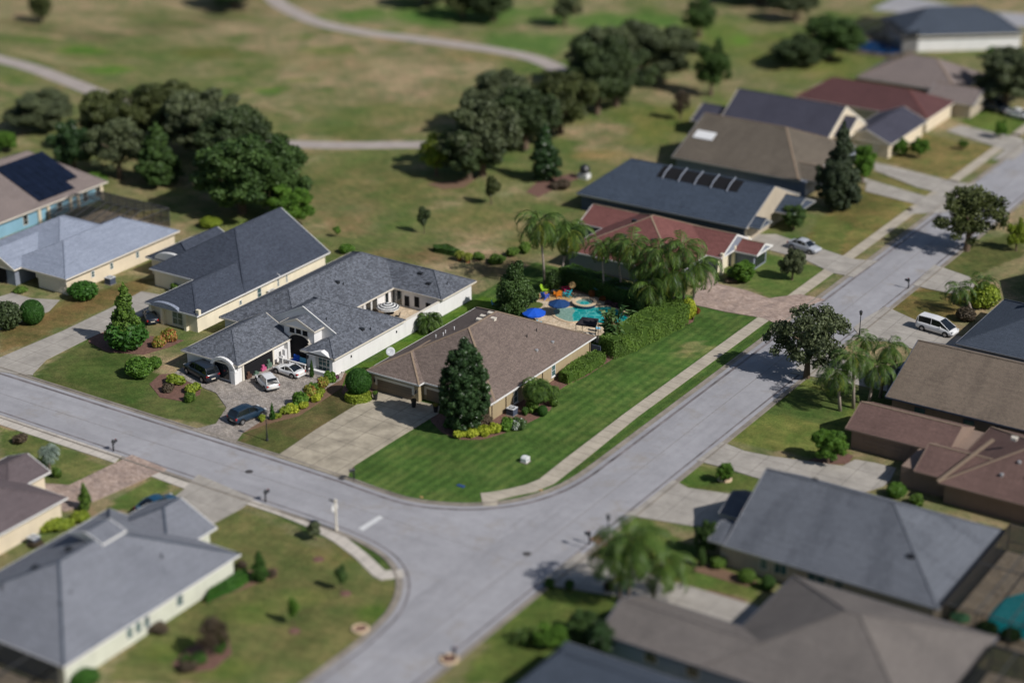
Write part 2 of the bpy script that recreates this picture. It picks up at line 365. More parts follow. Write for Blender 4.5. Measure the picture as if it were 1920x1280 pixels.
C=mixc(C,cB,(t2-.45)*4.5); C=mixc(C,cC,(t1-.46)*4); t9=fbm(X,Y,7,55,4); C=mixc(C,np.array(lin(88,104,56)),(t9-.52)*6*.8); C=mixc(C,np.array(lin(148,134,106)),(.44-t9)*6*.8); C=mixc(C,cG,(fbm(X,Y,26,33)-.60)*6)
AL=np.zeros(X.shape)
def paint(poly,col,f=1.,n=.5,mow=0,px=True):
    global C
    P=GP(poly) if px else poly
    x0=min(p[0] for p in P)-1; x1=max(p[0] for p in P)+1; y0=min(p[1] for p in P)-1; y1=max(p[1] for p in P)+1
    i=np.where((gx>=x0)&(gx<=x1))[0]; j=np.where((gy>=y0)&(gy<=y1))[0]
    if not len(i) or not len(j): return
    s=(slice(i[0],i[-1]+1),slice(j[0],j[-1]+1))
    wx=X[s]+(t3[s]-.5)*1.2; wy=Y[s]+(t2[s]-.5)*1.2
    m=inpoly(wx,wy,P).astype(float)*f
    v=(t2[s]-.5)*n+(t3[s]-.5)*n*.8
    c=np.array(lin(*col)); c=c*.86+np.array([.14,.125,.08])*.14 if px else c; cc=np.clip(c*(1+v)[...,None],0,1)
    C[s]=C[s]*(1-m[...,None])+cc*m[...,None]; AL[s]=np.where(m>0,mow,AL[s])
def blob(px,py,rx,ry,col,f=.8):
    global C
    x,y=G(px,py); a=rx/PX(x,y)[2]; b=ry/PX(x,y)[2]/.36
    dx=(X-x)*RX+(Y-y)*RY; dy=(X-x)*VX+(Y-y)*VY
    d=np.sqrt((dx/a)**2+(dy/b)**2)+(t2-.5)*1.1+(t3-.5)*.5
    m=np.clip((1-d)*1.6,0,1)*f; C=C*(1-m[...,None])+np.array(lin(*col))*m[...,None]
# golf course: dry turf with green tongues
for b in [(380,100,110,22,(92,98,48),.8),(160,95,70,16,(78,112,36),.9),(200,130,60,14,(80,116,38),.9),(330,42,35,9,(84,122,36),.9),(620,95,80,14,(80,116,40),.85),(560,150,60,10,(92,110,50),.6),(500,170,30,9,(84,116,40),.7),
  (440,148,40,8,(90,110,50),.6),(800,30,330,34,(78,112,48),.9),(1000,80,150,40,(80,110,52),.9),(1150,40,240,30,(82,112,52),.9),(1440,200,120,30,(96,114,52),.8),(1350,60,60,60,(92,112,50),.8),(700,60,100,14,(84,110,48),.7),(60,75,60,8,(74,104,36),.8),(250,28,120,14,(88,98,54),.7),(30,150,60,20,(80,104,40),.7),
  (1390,75,28,26,(88,124,44),.8),(1500,110,130,60,(108,114,58),.8),(1250,230,130,45,(104,108,56),.8),(1120,290,70,20,(134,118,76),.8),(1210,260,60,20,(104,112,54),.6),(900,105,90,16,(128,116,76),.6),(600,110,120,50,(124,114,80),.55),(420,190,80,16,(96,108,56),.5),
  (700,350,220,50,(104,100,62),.5),(900,420,160,40,(122,114,74),.6),(640,420,80,36,(122,108,72),.75),(800,480,120,22,(112,94,66),.75),(930,500,60,30,(90,78,56),.6),(450,420,50,30,(90,108,48),.7),(340,360,60,20,(96,110,52),.6),(1000,460,80,20,(112,110,66),.6),
  (820,210,160,60,(122,114,78),.55),(660,250,60,20,(92,100,52),.5),(1460,70,100,14,(96,108,52),.7),(480,0,220,16,(104,104,66),.6),(20,40,80,14,(112,104,72),.7),(40,200,60,16,(96,104,54),.6),(1080,230,60,14,(98,104,52),.6),(1330,130,24,60,(92,106,50),.6)]: blob(*b)
paint([(60,62),(200,80),(330,62),(520,20),(500,8),(300,40),(180,62),(60,48)],(84,86,52),.55)
# home lawns
paint([(-8,-39),(25,-39.3),(25,24),(-12,24),(-12,-39)],(76,97,49),1,.3,1.0,px=False)
paint([(-11,-22),(-6,-22),(-6,10),(-11,10)],(76,104,34),1,.3,0,px=False)
paint([(1285,570),(1425,600),(1320,700),(1160,760),(1150,690),(1290,610)],(70,100,44),.55,.5,1)
paint([(1290,640),(1330,640),(1310,660),(1270,665)],(140,132,92),.5,.6)
paint([(440,832),(520,858),(590,806),(700,745),(660,720),(600,735),(545,770),(470,800)],(96,92,56),1,.7)
paint([(450,830),(520,856),(560,825),(500,800)],(74,92,40),.7,.5)
paint([(60,705),(260,775),(420,800),(425,765),(400,735),(300,700),(200,640),(160,640)],(80,92,46),1,.4)
paint([(120,690),(230,650),(300,700),(260,760),(120,715)],(66,90,34),.8,.4)
paint([(0,630),(280,540),(290,520),(180,545),(0,600)],(112,104,60),1,.4)
paint([(0,665),(215,570),(280,545),(260,520),(0,620)],(116,98,58),.8,.4)
paint([(1400,540),(1480,575),(1570,510),(1430,470),(1400,520)],(84,106,48),1,.4)
paint([(1520,490),(1600,485),(1730,380),(1600,350),(1510,440)],(112,108,58),1,.6); paint([(1520,470),(1570,485),(1600,420),(1530,400)],(88,106,48),.7)
paint([(1600,340),(1740,380),(1780,345),(1620,320)],(104,104,58),1,.5); paint([(1640,300),(1790,340),(1880,280),(1730,250)],(118,110,64),1,.4)
paint([(1800,230),(1900,270),(1920,240),(1920,200),(1830,200)],(88,108,44),1,.4)
paint([(1640,600),(1740,610),(1830,600),(1800,540),(1720,540)],(108,98,54),1,.4); paint([(1690,550),(1790,545),(1760,570)],(88,102,46),.6)
paint([(1740,500),(1820,520),(1920,480),(1920,430),(1780,470)],(84,92,48),1,.4)
paint([(1355,825),(1590,870),(1620,760),(1500,700)],(96,108,48),1,.45); paint([(1430,770),(1580,800),(1590,750),(1500,720)],(64,92,40),.7)
paint([(1262,898),(1290,915),(1420,930),(1450,900),(1290,868)],(84,100,44),1,.4); paint([(1262,898),(1300,915),(1340,900),(1310,870)],(76,108,38),.8)
paint([(1119,1046),(1236,1083),(1420,1130),(1430,1090),(1180,960),(1150,1000)],(88,104,46),1,.5)
paint([(860,1280),(1180,1280),(1160,1110),(1000,1095)],(84,102,42),1,.5)
paint([(600,1280),(200,1280),(400,960),(455,955),(560,1010),(700,1090),(750,1090),(745,1130),(690,1180)],(104,108,62),1,.4)
for b in [(480,1150,60,20,(86,108,46),.6),(330,1220,80,20,(88,112,44),.6),(640,1040,60,20,(124,112,70),.5),(700,1150,50,16,(88,112,44),.7),(430,1255,80,20,(92,112,46),.6),(560,1120,60,14,(96,112,52),.5),(1330,655,40,9,(146,136,96),.6),(1280,665,30,8,(140,132,92),.5)]: blob(*b)
paint([(200,948),(290,890),(330,905),(250,960)],(84,104,46),1,.4); paint([(0,800),(60,810),(200,875),(130,915),(0,930)],(96,108,56),1,.4)
for p in [[(0,768),(225,850),(232,858),(215,862),(0,790)],[(310,880),(365,900),(360,910),(300,886)],[(480,937),(620,985),(700,1035),(750,1075),(735,1080),(660,1030),(560,990),(475,945)]]: paint(p,(66,94,40),1,.4)
C*=(1+(t3-.5)*.3)[...,None]; lum=C.mean(-1,keepdims=True); C=C*.94+lum*.06
nX,nY=X.shape; co=np.stack([X,Y,np.zeros_like(X)],-1).reshape(-1,3)
idx=np.arange(nX*nY).reshape(nX,nY); q=np.stack([idx[:-1,:-1],idx[1:,:-1],idx[1:,1:],idx[:-1,1:]],-1).reshape(-1,4)
def np_mesh(name,co,q,mat,col=None,fac=None,smooth=False):
    me=bpy.data.meshes.new(name); me.vertices.add(len(co)); me.vertices.foreach_set('co',co.astype(np.float32).ravel())
    k=q.shape[1]; me.loops.add(q.size); me.loops.foreach_set('vertex_index',q.astype(np.int32).ravel())
    me.polygons.add(len(q)); me.polygons.foreach_set('loop_start',np.arange(0,q.size,k,dtype=np.int32)); me.polygons.foreach_set('loop_total',np.full(len(q),k,np.int32))
    if smooth: me.polygons.foreach_set('use_smooth',np.ones(len(q),bool))
    if col is not None:
        a=me.attributes.new('Col','FLOAT_COLOR','POINT'); a.data.foreach_set('color',col.astype(np.float32).ravel())
    if fac is not None:
        a=me.attributes.new('v','FLOAT','FACE'); a.data.foreach_set('value',fac.astype(np.float32))
    me.update(); me.materials.append(mat); return me
col=np.concatenate([np.clip(C,0,1),AL[...,None]],-1).reshape(-1,4)
go=bpy.data.objects.new('ground',np_mesh('ground',co,q,M['ground'],col=col)); COL.objects.link(go); tag(go,kind='structure')

# ---------------------------------------------------------------- roads
nedge=[(-75,-38.6),(-3.9,-39.0),(5.3,-39.2),(10,-39.5),(13.5,-39.4),(17,-38.2),(20,-36.3),(22.6,-33.4),(24.2,-29.8),(24.9,-25.8),(25,-20),(25,260)]
sedge=[(25.2,-120),(25.2,-63),(24.4,-57.5),(22.2,-53),(18.7,-49.9),(14,-48.4),(7,-47.8),(-75,-46.8)]
eedge=[(33.3,260),(33.3,-120)]
nsm=nedge[:2]+smooth_line(nedge[2:-1],4)+nedge[-1:]
ssm=sedge[:1]+smooth_line([sedge[1]]+[(25.2,-66)][:0]+sedge[2:-1],4)+sedge[-1:]
slab('road',nsm+eedge+ssm,.014,M['asphalt'])
M['grime']=m_concrete('gutter_grime',lin(128,122,124),None,None,stain=.9)
def gut(pts,w=.34):
    mb=MB(); strip(mb,pts,-.50,.50+w,-.03,.0195); return struct('gutter',mb,M['grime'])
def kerb(pts):
    mb=MB(); strip(mb,pts,.42,0,-.05,.028); strip(mb,[p for p in pts],.46+.16,-.40,-.05,.10); return struct('kerb',mb,M['kerb'])
kerb(nsm); kerb(eedge); kerb(ssm); gut(nsm[:-1]+[(25,80)]); gut(eedge,.22); gut(ssm,.2)
struct('road_marking',MB().prism(GP([(672,990),(680,995),(719,970),(711,966)]),.0,.022),M['white_paint'])
seam=MB()
M['tar']=m_plain('tar_seam',lin(140,137,137),.8,.3,5)
for x in (29.1,): strip(seam,[(x,-62),(x+.05,-30),(x-.03,10),(x,90)],.06,.06,-.02,.019)
strip(seam,[(-60,-43.2),(0,-43.35),(14,-43.5),(29,-44)],.05,.05,-.02,.019)
struct('road_seam',seam,M['tar'])
def slabp(name,px,z,m): return slab(name,GP(px),z,M[m])
# sidewalks
def walk(pts,w=.78,z=.065,m='walk',name='sidewalk'):
    mb=MB(); strip(mb,pts,w,w,-.05,z); return struct(name,mb,M[m])
a=[G(917,948),G(918,924)]
mb=MB(); L=[(901,926),(920.5,923),(954,917),(986,909),(1011,899),(1060,860)]; R=[(933,948),(932,938),(968,929),(1004,922),(1040,906),(1099,860)]
poly=GP([(906,949),(901,925)]+L[1:])+[(21.15,-10),(21.15,17.5)]+[(22.75,17.5),(22.75,-10)]+GP(R[::-1])
slab('sidewalk',poly,.065,M['walk'])
for y0,y1 in ((24,39.5),(46.5,70),(76,85),(91,112),(118,250)): walk([(21.95,17.52 if y0==24 else y0-7),(21.95,y1)])
p=[(455,943),(520,965),(570,985),(625,1015),(665,1045),(700,1080),(714,1087),(757,1082),(755,1068),(722,1070),(690,1040),(650,1008),(600,985),(550,968),(480,940),(465,937)]
slabp('sidewalk',p,.065,'walkx'); slabp('sidewalk',[(-10,776),(228,855),(215,868),(-10,793)],.065,'walkx'); slabp('sidewalk',[(292,884),(362,908),(350,918),(283,893)],.065,'walkx')
# driveways and paths
D=lambda px,m,z=.075,name='driveway': slabp(name,px,z,m)
D([(517,857),(530,848),(592,806),(697,742),(703,733),(825,762),(822,776),(745,822),(664,873),(654,888),(652,899)],'drive')
D([(360,806),(405,795),(425,765),(405,737),(350,715),(320,705),(370,670),(455,640),(560,640),(650,690),(640,712),(600,735),(545,770),(490,790),(455,812),(440,832)],'paver')
D([(-30,676),(0,671),(120,620),(220,572),(265,547),(300,553),(305,580),(240,603),(200,620),(162,637),(87,675),(62,701),(62,704),(-30,695)],'drive2')
D([(-60,575),(22,550),(60,560),(112,563),(92,584),(40,604),(-60,640)],'drive2',.074)
D([(1300,572),(1307,573),(1360,585),(1427,596),(1470,612),(1500,580),(1546,562),(1500,552),(1440,560),(1400,545),(1348,533),(1338,515),(1330,498),(1300,500)],'paverred')
D([(1395,440),(1420,463),(1512,489),(1560,512),(1600,520),(1645,490),(1598,486),(1546,469),(1500,455),(1455,440)],'drive2')
D([(1580,335),(1625,343),(1774,379),(1795,370),(1830,345),(1791,342),(1667,311),(1640,306),(1640,320),(1720,352),(1760,362),(1740,370),(1622,335)],'drive2',.073)
D([(1622,359),(1723,385),(1700,402),(1775,398),(1800,380),(1774,379),(1625,343)],'drive2',.078)
D([(1774,246),(1884,281),(1860,300),(1900,300),(1920,285),(1920,262),(1800,235)],'drive2',.073)
D([(1712,535),(1700,545),(1752,497),(1818,520),(1830,540),(1790,552),(1740,542)],'drive2')
D([(1622,597),(1660,575),(1715,600),(1760,618),(1830,640),(1800,680),(1660,640),(1620,640),(1600,615)],'drive2')
D([(1482,700),(1530,660),(1600,680),(1680,700),(1690,740),(1560,712)],'drive2')
D([(1306,864),(1353,829),(1396,846),(1440,855),(1580,874),(1603,862),(1640,868),(1680,878),(1670,900),(1656,912),(1600,930),(1440,903),(1360,878)],'drive2')
D([(1195,952),(1262,900),(1290,915),(1380,928),(1420,940),(1400,1000),(1290,985),(1170,965)],'drive2')
D([(1010,1092),(1085,1036),(1119,1046),(1236,1083),(1422,1137),(1450,1160),(1396,1180),(1239,1128),(1119,1112),(1040,1099)],'drive2')
D([(248,853),(313,880),(179,939),(120,960),(60,905),(130,910)],'paverred')
D([(355,906),(372,890),(476,935),(455,952),(398,983),(330,1010),(270,975),(345,918)],'drive2')
def path(px,w): 
    pts=smooth_line(GP(px),5); mb=MB(); strip(mb,pts,w/2,w/2,-.05,.05); struct('cart_path',mb,M['path'])
path([(-60,95),(0,112),(60,128),(130,154),(200,182),(290,222),(400,254),(480,266),(540,270),(640,273),(740,272),(810,271),(880,262)],3.5)
path([(490,-40),(515,0),(545,20),(600,44),(680,61),(760,71),(850,83),(940,97),(1000,110),(1050,132),(1090,165)],3.7)
slab('road',[(-30,176),(-8,176),(60,196),(60,206),(-12,186),(-30,190)],.02,M['asphalt'])
# planting beds
B=lambda px,m='mulch',z=.045: slabp('mulch_bed',px,z,m)
B([(805,770),(808,790),(830,812),(862,824),(905,824),(945,812),(985,795),(1010,783),(1032,768),(1040,750),(1038,738),(1062,722),(1100,705),(1150,672),(1165,668),(1235,635),(1300,603),(1302,592),(1290,590),(1150,640),(1020,700),(920,780),(905,790),(840,780)])
B([(640,735),(655,752),(680,756),(705,745),(700,715),(650,715)]); B([(455,812),(500,795),(560,780),(640,728),(650,700),(620,700),(560,748),(490,785)],'mulchd')
B([(280,720),(300,745),(340,752),(375,740),(378,720),(350,700),(300,702)]); B([(165,640),(200,660),(270,665),(320,650),(345,638),(300,632),(180,622)])
B([(322,1245),(345,1262),(400,1255),(435,1225),(430,1200),(400,1195),(350,1215)]); B([(384,1133),(440,1110),(520,1080),(520,1065),(460,1070),(390,1120)],'mulchd')
B([(986,360),(1010,370),(1060,345),(1085,335),(1075,325),(1010,340)]); B([(1330,770),(1360,745),(1350,735)],'mulchd') if 0 else None
B([(850,340),(800,345),(830,355),(870,352),(900,330)],'mulchd'); B([(1040,548),(1200,600),(1300,600),(1300,570),(1060,520)],'mulchd')
B([(1500,870),(1590,870),(1600,855),(1570,840)]); B([(1150,1090),(1160,1130),(1175,1170),(1195,1150),(1180,1090)])
B([(1120,1000),(1105,1010),(1120,1020),(1150,1028)],'mulchd')
B([(1300,1070),(1400,1100),(1420,1090),(1310,1050)],'mulchd'); B([(1330,1105),(1400,1125),(1390,1135),(1320,1115)],'mulchd') 
def ring(px,py,r,label):
    x,y=G(px,py); mb=MB(); mb.lathe((x,y,0),[(r,0),(r+.02,.2),(r-.12,.2),(r-.14,.1),(0.01,.1)],20)
    return mb,x,y
# covers in the road
for px,py,lab in ((467,884,'small round iron cover in the road left of the T junction'),(988,1038,'round iron cover in the road near the palm driveway'),):
    x,y=G(px,py); o=MB().lathe((x,y,.015),[(.42,0),(.42,.012),(.36,.016)],20).build('manhole_cover',M['metal_cover'],loc=(x,y,.015)); tag(o,lab,'manhole cover','round covers set in the road')
# ---------------------------------------------------------------- houses
EZ=2.4
def roofsolid(mb,cap,x0,x1,y0,y1,z,p,ax,e0,e1,th=.2,nocap=False):
    a0,a1,c0,c1=(x0,x1,y0,y1) if ax=='x' else (y0,y1,x0,x1)
    w=(c1-c0)/2; r=w*p; m=(c0+c1)/2
    def run(e): return w if e=='h' else (0. if e in('g','n') else float(e))
    r0=a0+run(e0); r1=a1-run(e1)
    if r0>r1: r0=r1=(r0+r1)/2
    f=(lambda a,c,zz:(a,c,zz)) if ax=='x' else (lambda a,c,zz:(c,a,zz))
    v=[f(a0,c0,z),f(a1,c0,z),f(a1,c1,z),f(a0,c1,z),f(r0,m,z+r),f(r1,m,z+r),f(a0,c0,z-th),f(a1,c0,z-th),f(a1,c1,z-th),f(a0,c1,z-th)]
    mb.add(v,[(0,1,5,4),(2,3,4,5)],0)
    mb.add(v,[(3,0,4)],1 if e0 in('g','n') else 0); mb.add(v,[(1,2,5)],1 if e1 in('g','n') else 0)
    mb.add(v,[(6,7,1,0),(7,8,2,1),(8,9,3,2),(9,6,0,3)],2); mb.add(v,[(6,9,8,7)],2)
    bm=.11; V=[Vector(q) for q in v]; up=Vector((0,0,.02))
    if (V[4]-V[5]).length>.2 and not nocap: cap.bar(V[4]+up,V[5]+up,bm*2,.05)
    for e,a,b,rv in ((e0,0,3,4),(e1,1,2,5)):
        if e not in('g','n') and not nocap:
            for k in (a,b): cap.bar(V[k]+up,V[rv]+up,bm*2,.05)
    rk=[]
    for e,a,b,rv,s in ((e0,0,3,4,-1),(e1,1,2,5,1)):
        if e=='g':
            o=Vector(f(s*.03,0,-.10))
            for k in (a,b): rk.append((V[k]+o,V[rv]+o))
    return rk
def gutter(mb,x0,x1,y0,y1,z):
    t=.05
    for a in ((x0-t,x1+t,y0-t,y0-.005),(x0-t,x1+t,y1+.005,y1+t),(x0-t,x0-.005,y0-.004,y1+.004),(x1+.005,x1+t,y0-.004,y1+.004)): mb.box(*a,z-.17,z+.012)
def window(parent,face,plane,c,z0,w,h,frame='trimwhite',glass='glass',bars=(1,2),name='window',sill=False):
    """face: '+x','-x','+y','-y'; plane: wall coordinate; c: centre along the wall"""
    s=1 if face[0]=='+' else -1; fx=face[1]=='x'; t=.07
    def bx(mb,a0,a1,z0_,z1_,d0,d1):
        lo,hi=sorted((plane+s*d0,plane+s*d1))
        mb.box(lo,hi,a0,a1,z0_,z1_) if fx else mb.box(a0,a1,lo,hi,z0_,z1_)
    fr=MB(); x0,x1,z1=c-w/2,c+w/2,z0+h
    bx(fr,x0,x1,z0,z0+t,-.02,.06); bx(fr,x0,x1,z1-t,z1,-.02,.06); bx(fr,x0,x0+t,z0+t,z1-t,-.02,.06); bx(fr,x1-t,x1,z0+t,z1-t,-.02,.06)
    nx,nz=bars
    for i in range(1,nx): bx(fr,x0+w*i/nx-.025,x0+w*i/nx+.025,z0+t,z1-t,-.02,.045)
    for i in range(1,nz): bx(fr,x0+t,x1-t,z0+h*i/nz-.02,z0+h*i/nz+.02,-.02,.04)
    o=fr.build(name,M[frame],parent)
    pn=MB(); bx(pn,x0+t-.01,x1-t+.01,z0+t-.01,z1-t+.01,.005,.025); pn.build('pane',M[glass],o)
    if sill: sm=MB(); bx(sm,x0-.08,x1+.08,z0-.10,z0-.005,-.02,.12); sm.build('sill',M[frame],o)
    return o
def gdoor(parent,face,plane,c,w,h,mat='greige',trim='trim',z0=.09):
    s=1 if face[0]=='+' else -1; fx=face[1]=='x'
    def bx(mb,a0,a1,z0_,z1_,d0,d1):
        lo,hi=sorted((plane+s*d0,plane+s*d1))
        mb.box(lo,hi,a0,a1,z0_,z1_) if fx else mb.box(a0,a1,lo,hi,z0_,z1_)
    d=MB(); n=4
    for i in range(n): bx(d,c-w/2,c+w/2,z0+h*i/n+.012,z0+h*(i+1)/n-.012,.0,.035)
    bx(d,c-w/2,c+w/2,z0,z0+h,-.02,.015)
    for i in range(n):
        for j in range(int(w/.62)): 
            q=w/int(w/.62); bx(d,c-w/2+q*j+.08,c-w/2+q*(j+1)-.08,z0+h*i/n+.09,z0+h*(i+1)/n-.09,.03,.05)
    o=d.build('garage_door',M[mat],parent)
    tr=MB(); bx(tr,c-w/2-.32,c+w/2+.32,z0+h,z0+h+.30,-.02,.075)
    for sg in (-1,1):
        a,b=sorted((c+sg*w/2,c+sg*(w/2+.32))); bx(tr,a,b,z0+h-.75,z0+h,-.02,.075)
    tr.build('door_surround',M[trim],parent); return o
def house(name,label,walls,vols,wallm,roofm,fasc='trimwhite',capm=None,cat='house',group='single storey houses of the neighbourhood',loc=None,rot=0,vents=(),wz=None):
    w0=walls[0]; L=loc or ((w0[0]+w0[1])/2,(w0[2]+w0[3])/2,0)
    root=empty(name,(0,0,0) if loc else L,label,cat,group)
    wb=MB()
    for i,w in enumerate(walls): wb.box(*w[:4],-.05,(w[4] if len(w)>4 else EZ-.13)+.003*i)
    wb.build('wall',M[wallm],root)
    rb=MB(); cb=MB(); fb=MB(); rk=[]
    for i,v in enumerate(vols):
        z=(v[8] if len(v)>8 else EZ)+.006*i
        rk+=roofsolid(rb,cb,v[0],v[1],v[2],v[3],z,v[5],v[4],v[6],v[7],nocap=len(v)>9); gutter(fb,v[0],v[1],v[2],v[3],z)
    for a,b in rk: fb.bar(a,b,.07,.26)
    r=rb.build('roof',[M[roofm],M[wallm],M[fasc]],root); fb.build('gutter',M[fasc],root)
    cb.build('ridge_cap',M[capm or roofm],r)
    for k,(x,y,z,t) in enumerate(vents):
        vb=MB()
        if t=='box': vb.box(x-.28,x+.28,y-.22,y+.22,z-.15,z+.14); vb.box(x-.34,x+.34,y-.05,y+.27,z+.12,z+.17); vm='trim'
        elif t=='dark': vb.box(x-.3,x+.3,y-.22,y+.22,z-.2,z+.16); vm='metal_dark'
        elif t=='pipe': vb.lathe((x,y,z-.25),[(.14,0),(.12,.18),(.055,.2),(.055,.62),(.01,.62)],10); vm='metal_dark'
        elif t=='wpipe': vb.lathe((x,y,z-.25),[(.05,0),(.05,.55),(.07,.55),(.07,.62),(.01,.62)],10); vm='white'
        elif t=='cap': vb.lathe((x,y,z-.25),[(.16,0),(.16,.3),(.22,.32),(.20,.42),(.02,.5)],12); vm='metal_gal'
        vb.build('roof_vent',M[vm],r)
    if loc: root.location=loc; root.rotation_euler=(0,0,rot)
    return root,r
M['metal_gal']=m_plain('galvanised_metal',(.45,.45,.46),.4,.15,6,.5,.5)
def rz(v,x,y):  # height of an axis-'y' slope at x
    x0,x1=v[0],v[1]; m=(x0+x1)/2; return EZ+((x1-x0)/2-abs(x-m))*v[5]
M['roof_main']=m_shingle('taupe_shingle',lin(118,105,98)); M['roof_white']=m_shingle('slate_grey_shingle',lin(98,102,110),.55,.22)
M['roof_cream']=m_shingle('blue_slate_shingle',lin(70,76,88),.3); M['roof_bluegrey']=m_shingle('light_blue_grey_shingle',lin(142,150,166),.12)
M['roof_sol']=m_shingle('pinkish_taupe_shingle',lin(130,119,115),.1); M['roof_red']=m_shingle('brick_red_shingle',lin(120,80,76),.22)
M['roof_dark']=m_shingle('charcoal_shingle',lin(68,78,92),.25,stain=0.3); M['roof_olive']=m_shingle('olive_brown_shingle',lin(104,96,86),.12,stain=0.4)
M['roof_slate']=m_shingle('dark_slate_shingle',lin(72,72,84),.12,stain=0.25); M['roof_red2']=m_shingle('dark_red_shingle',lin(94,66,66),.1)
M['roof_tanR']=m_shingle('mottled_tan_shingle',lin(120,108,96),.12,stain=0.5); M['roof_brownR']=m_shingle('reddish_brown_shingle',lin(112,90,84),.14,stain=0.35)
M['roof_greyR']=m_shingle('weathered_grey_shingle',lin(102,106,114),.10,stain=0.6); M['roof_tanB']=m_shingle('warm_grey_shingle',lin(116,110,106),.12,stain=0.3)
M['roof_steel']=m_shingle('steel_grey_shingle',lin(72,80,92),.12); M['roof_brownL']=m_shingle('purple_brown_shingle',lin(104,94,96),.1); M['roof_liteL']=m_shingle('pale_grey_shingle',lin(126,129,137),.08,stain=0.25)
M['w_white']=m_stucco('white_stucco',(.74,.73,.72),.04); M['w_cream']=m_stucco('cream_stucco',lin(226,216,192)); M['w_cream2']=m_stucco('warm_cream_stucco',lin(214,200,176))
M['w_blue']=m_stucco('sky_blue_stucco',lin(128,168,188)); M['w_grey']=m_stucco('blue_grey_stucco',lin(128,134,146)); M['w_slate']=m_stucco('slate_stucco',lin(74,82,98))
M['w_brown']=m_stucco('brown_stucco',lin(134,116,104)); M['w_beige']=m_stucco('beige_stucco',lin(176,164,146)); M['w_sage']=m_stucco('pale_sage_stucco',lin(202,203,188)); M['w_ltblue']=m_stucco('pale_blue_stucco',lin(150,166,184))
M['w_shade']=m_stucco('taupe_front_stucco',lin(136,118,100))
# --- the tan house on the corner
A=(-6.2,10.4,-19.5,1.8,'y',.5,7.3,'h'); Bv=(-6.2,1.04,-20.4,-13,'y',.5,'h','n'); Cv=(4.9,10.38,-20.35,-13,'y',.49,'h','n',EZ,1)
vs=[(x,y,rz(A,x,y),t) for x,y,t in [(G(915,598,5.5)+('box',)),(G(925,597,5.4)+('box',))] ] if 0 else []
def on(v,px,py):   # point of an axis-'y' slope seen at a photo position
    z=EZ+1
    for _ in range(30):
        x,y=G(px,py,z); z=rz(v,x,y)
    return x,y,z
for px,py,t in [(905,593.5,'box'),(925,598,'box'),(1006,621,'pipe'),(988,632,'pipe'),(1036,642,'cap'),(1006,657.5,'cap')]: vs.append((*on(A,px,py),t))
for x,y,t in [(1.2,-8.8,'box'),(1.3,-6.6,'box'),(-1.9,-11,'wpipe'),(-2.4,-12.2,'wpipe'),(-1.1,-10.4,'wpipe'),(-1.3,-12.3,'wpipe')]: vs.append((x,y,rz(A,x,y),t))
H1,R1=house('tan_house','tan stucco corner house under a taupe hip roof with double and single garage doors',
  [(-5.75,.62,-19.98,1.35),(.62,5.35,-18.9,1.352),(5.35,9.98,-19.95,1.354)],[A,Bv,Cv],'taupe','roof_main','metal_brown' if 0 else 'trimwhite','capl',group=None,vents=vs)
gdoor(H1,'-y',-19.98,-2.6,4.75,1.45); gdoor(H1,'-y',-18.9,2.15,2.35,1.3)
for yc,z0,h in ((-6.9,.55,1.45),(-14.8,.35,1.5),(-11.9,.35,1.5)): window(H1,'+x',9.98,yc,z0,.85,h,sill=True)
dp=MB(); M['brownpipe']=m_plain('brown_downpipe',(.05,.03,.02),.5,.2,5)
for y in (-19.55,-16.75,-9.25,1.1): dp=MB(); dp.box(9.98,10.06,y-.05,y+.05,.0,2.1); dp.box(9.98,10.36,y-.05,y+.05,2.1,2.2); dp.build('downpipe',M['brownpipe'],H1)
for x in (-5.3,.35): MB().box(x-.07,x+.07,-20.16,-19.99,1.1,1.5).build('wall_lantern',M['metal_dark'],H1)
cl=MB().lathe((8.4,-20.6,0),[(.16,0),(.16,2.2)],12); cl.build('porch_column',M['trim'],H1)
ds=MB(); M['dish']=m_plain('dish_grey',(.6,.62,.64),.4,.05,5)
x,y=-6.15,-15.6
ds.tube([(x,y,EZ-.05),(x-.1,y,EZ+.5)],.035); ds.build('mast',M['metal_gal'],None) if 0 else None
dr=empty('satellite_dish',(x,y,EZ),'round pale satellite dish on the left eave of the tan corner house','satellite dish')
MB().tube([(x,y,EZ-.05),(x-.05,y-.1,EZ+.45)],.035).build('mast',M['metal_gal'],dr)
dd=Vector((.55,-.75,.35)).normalized(); dm=MB(); dm.lathe((0,0,0),[(.02,0),(.25,.03),(.45,.09),(.52,.14),(.50,.16),(.25,.06),(.02,.03)],20,caps=False)
q=dd.to_track_quat('Z','Y').to_matrix(); dm.v=[tuple(q@Vector(p)+Vector((x-.05,y-.15,EZ+.6))) for p in dm.v]; dm.build('dish',M['dish'],dr,True)
c0=Vector((x-.05,y-.15,EZ+.6)); MB().bar(c0-Vector((0,0,.3)),c0+dd*.5,.03).build('feed_arm',M['metal_gal'],dr)
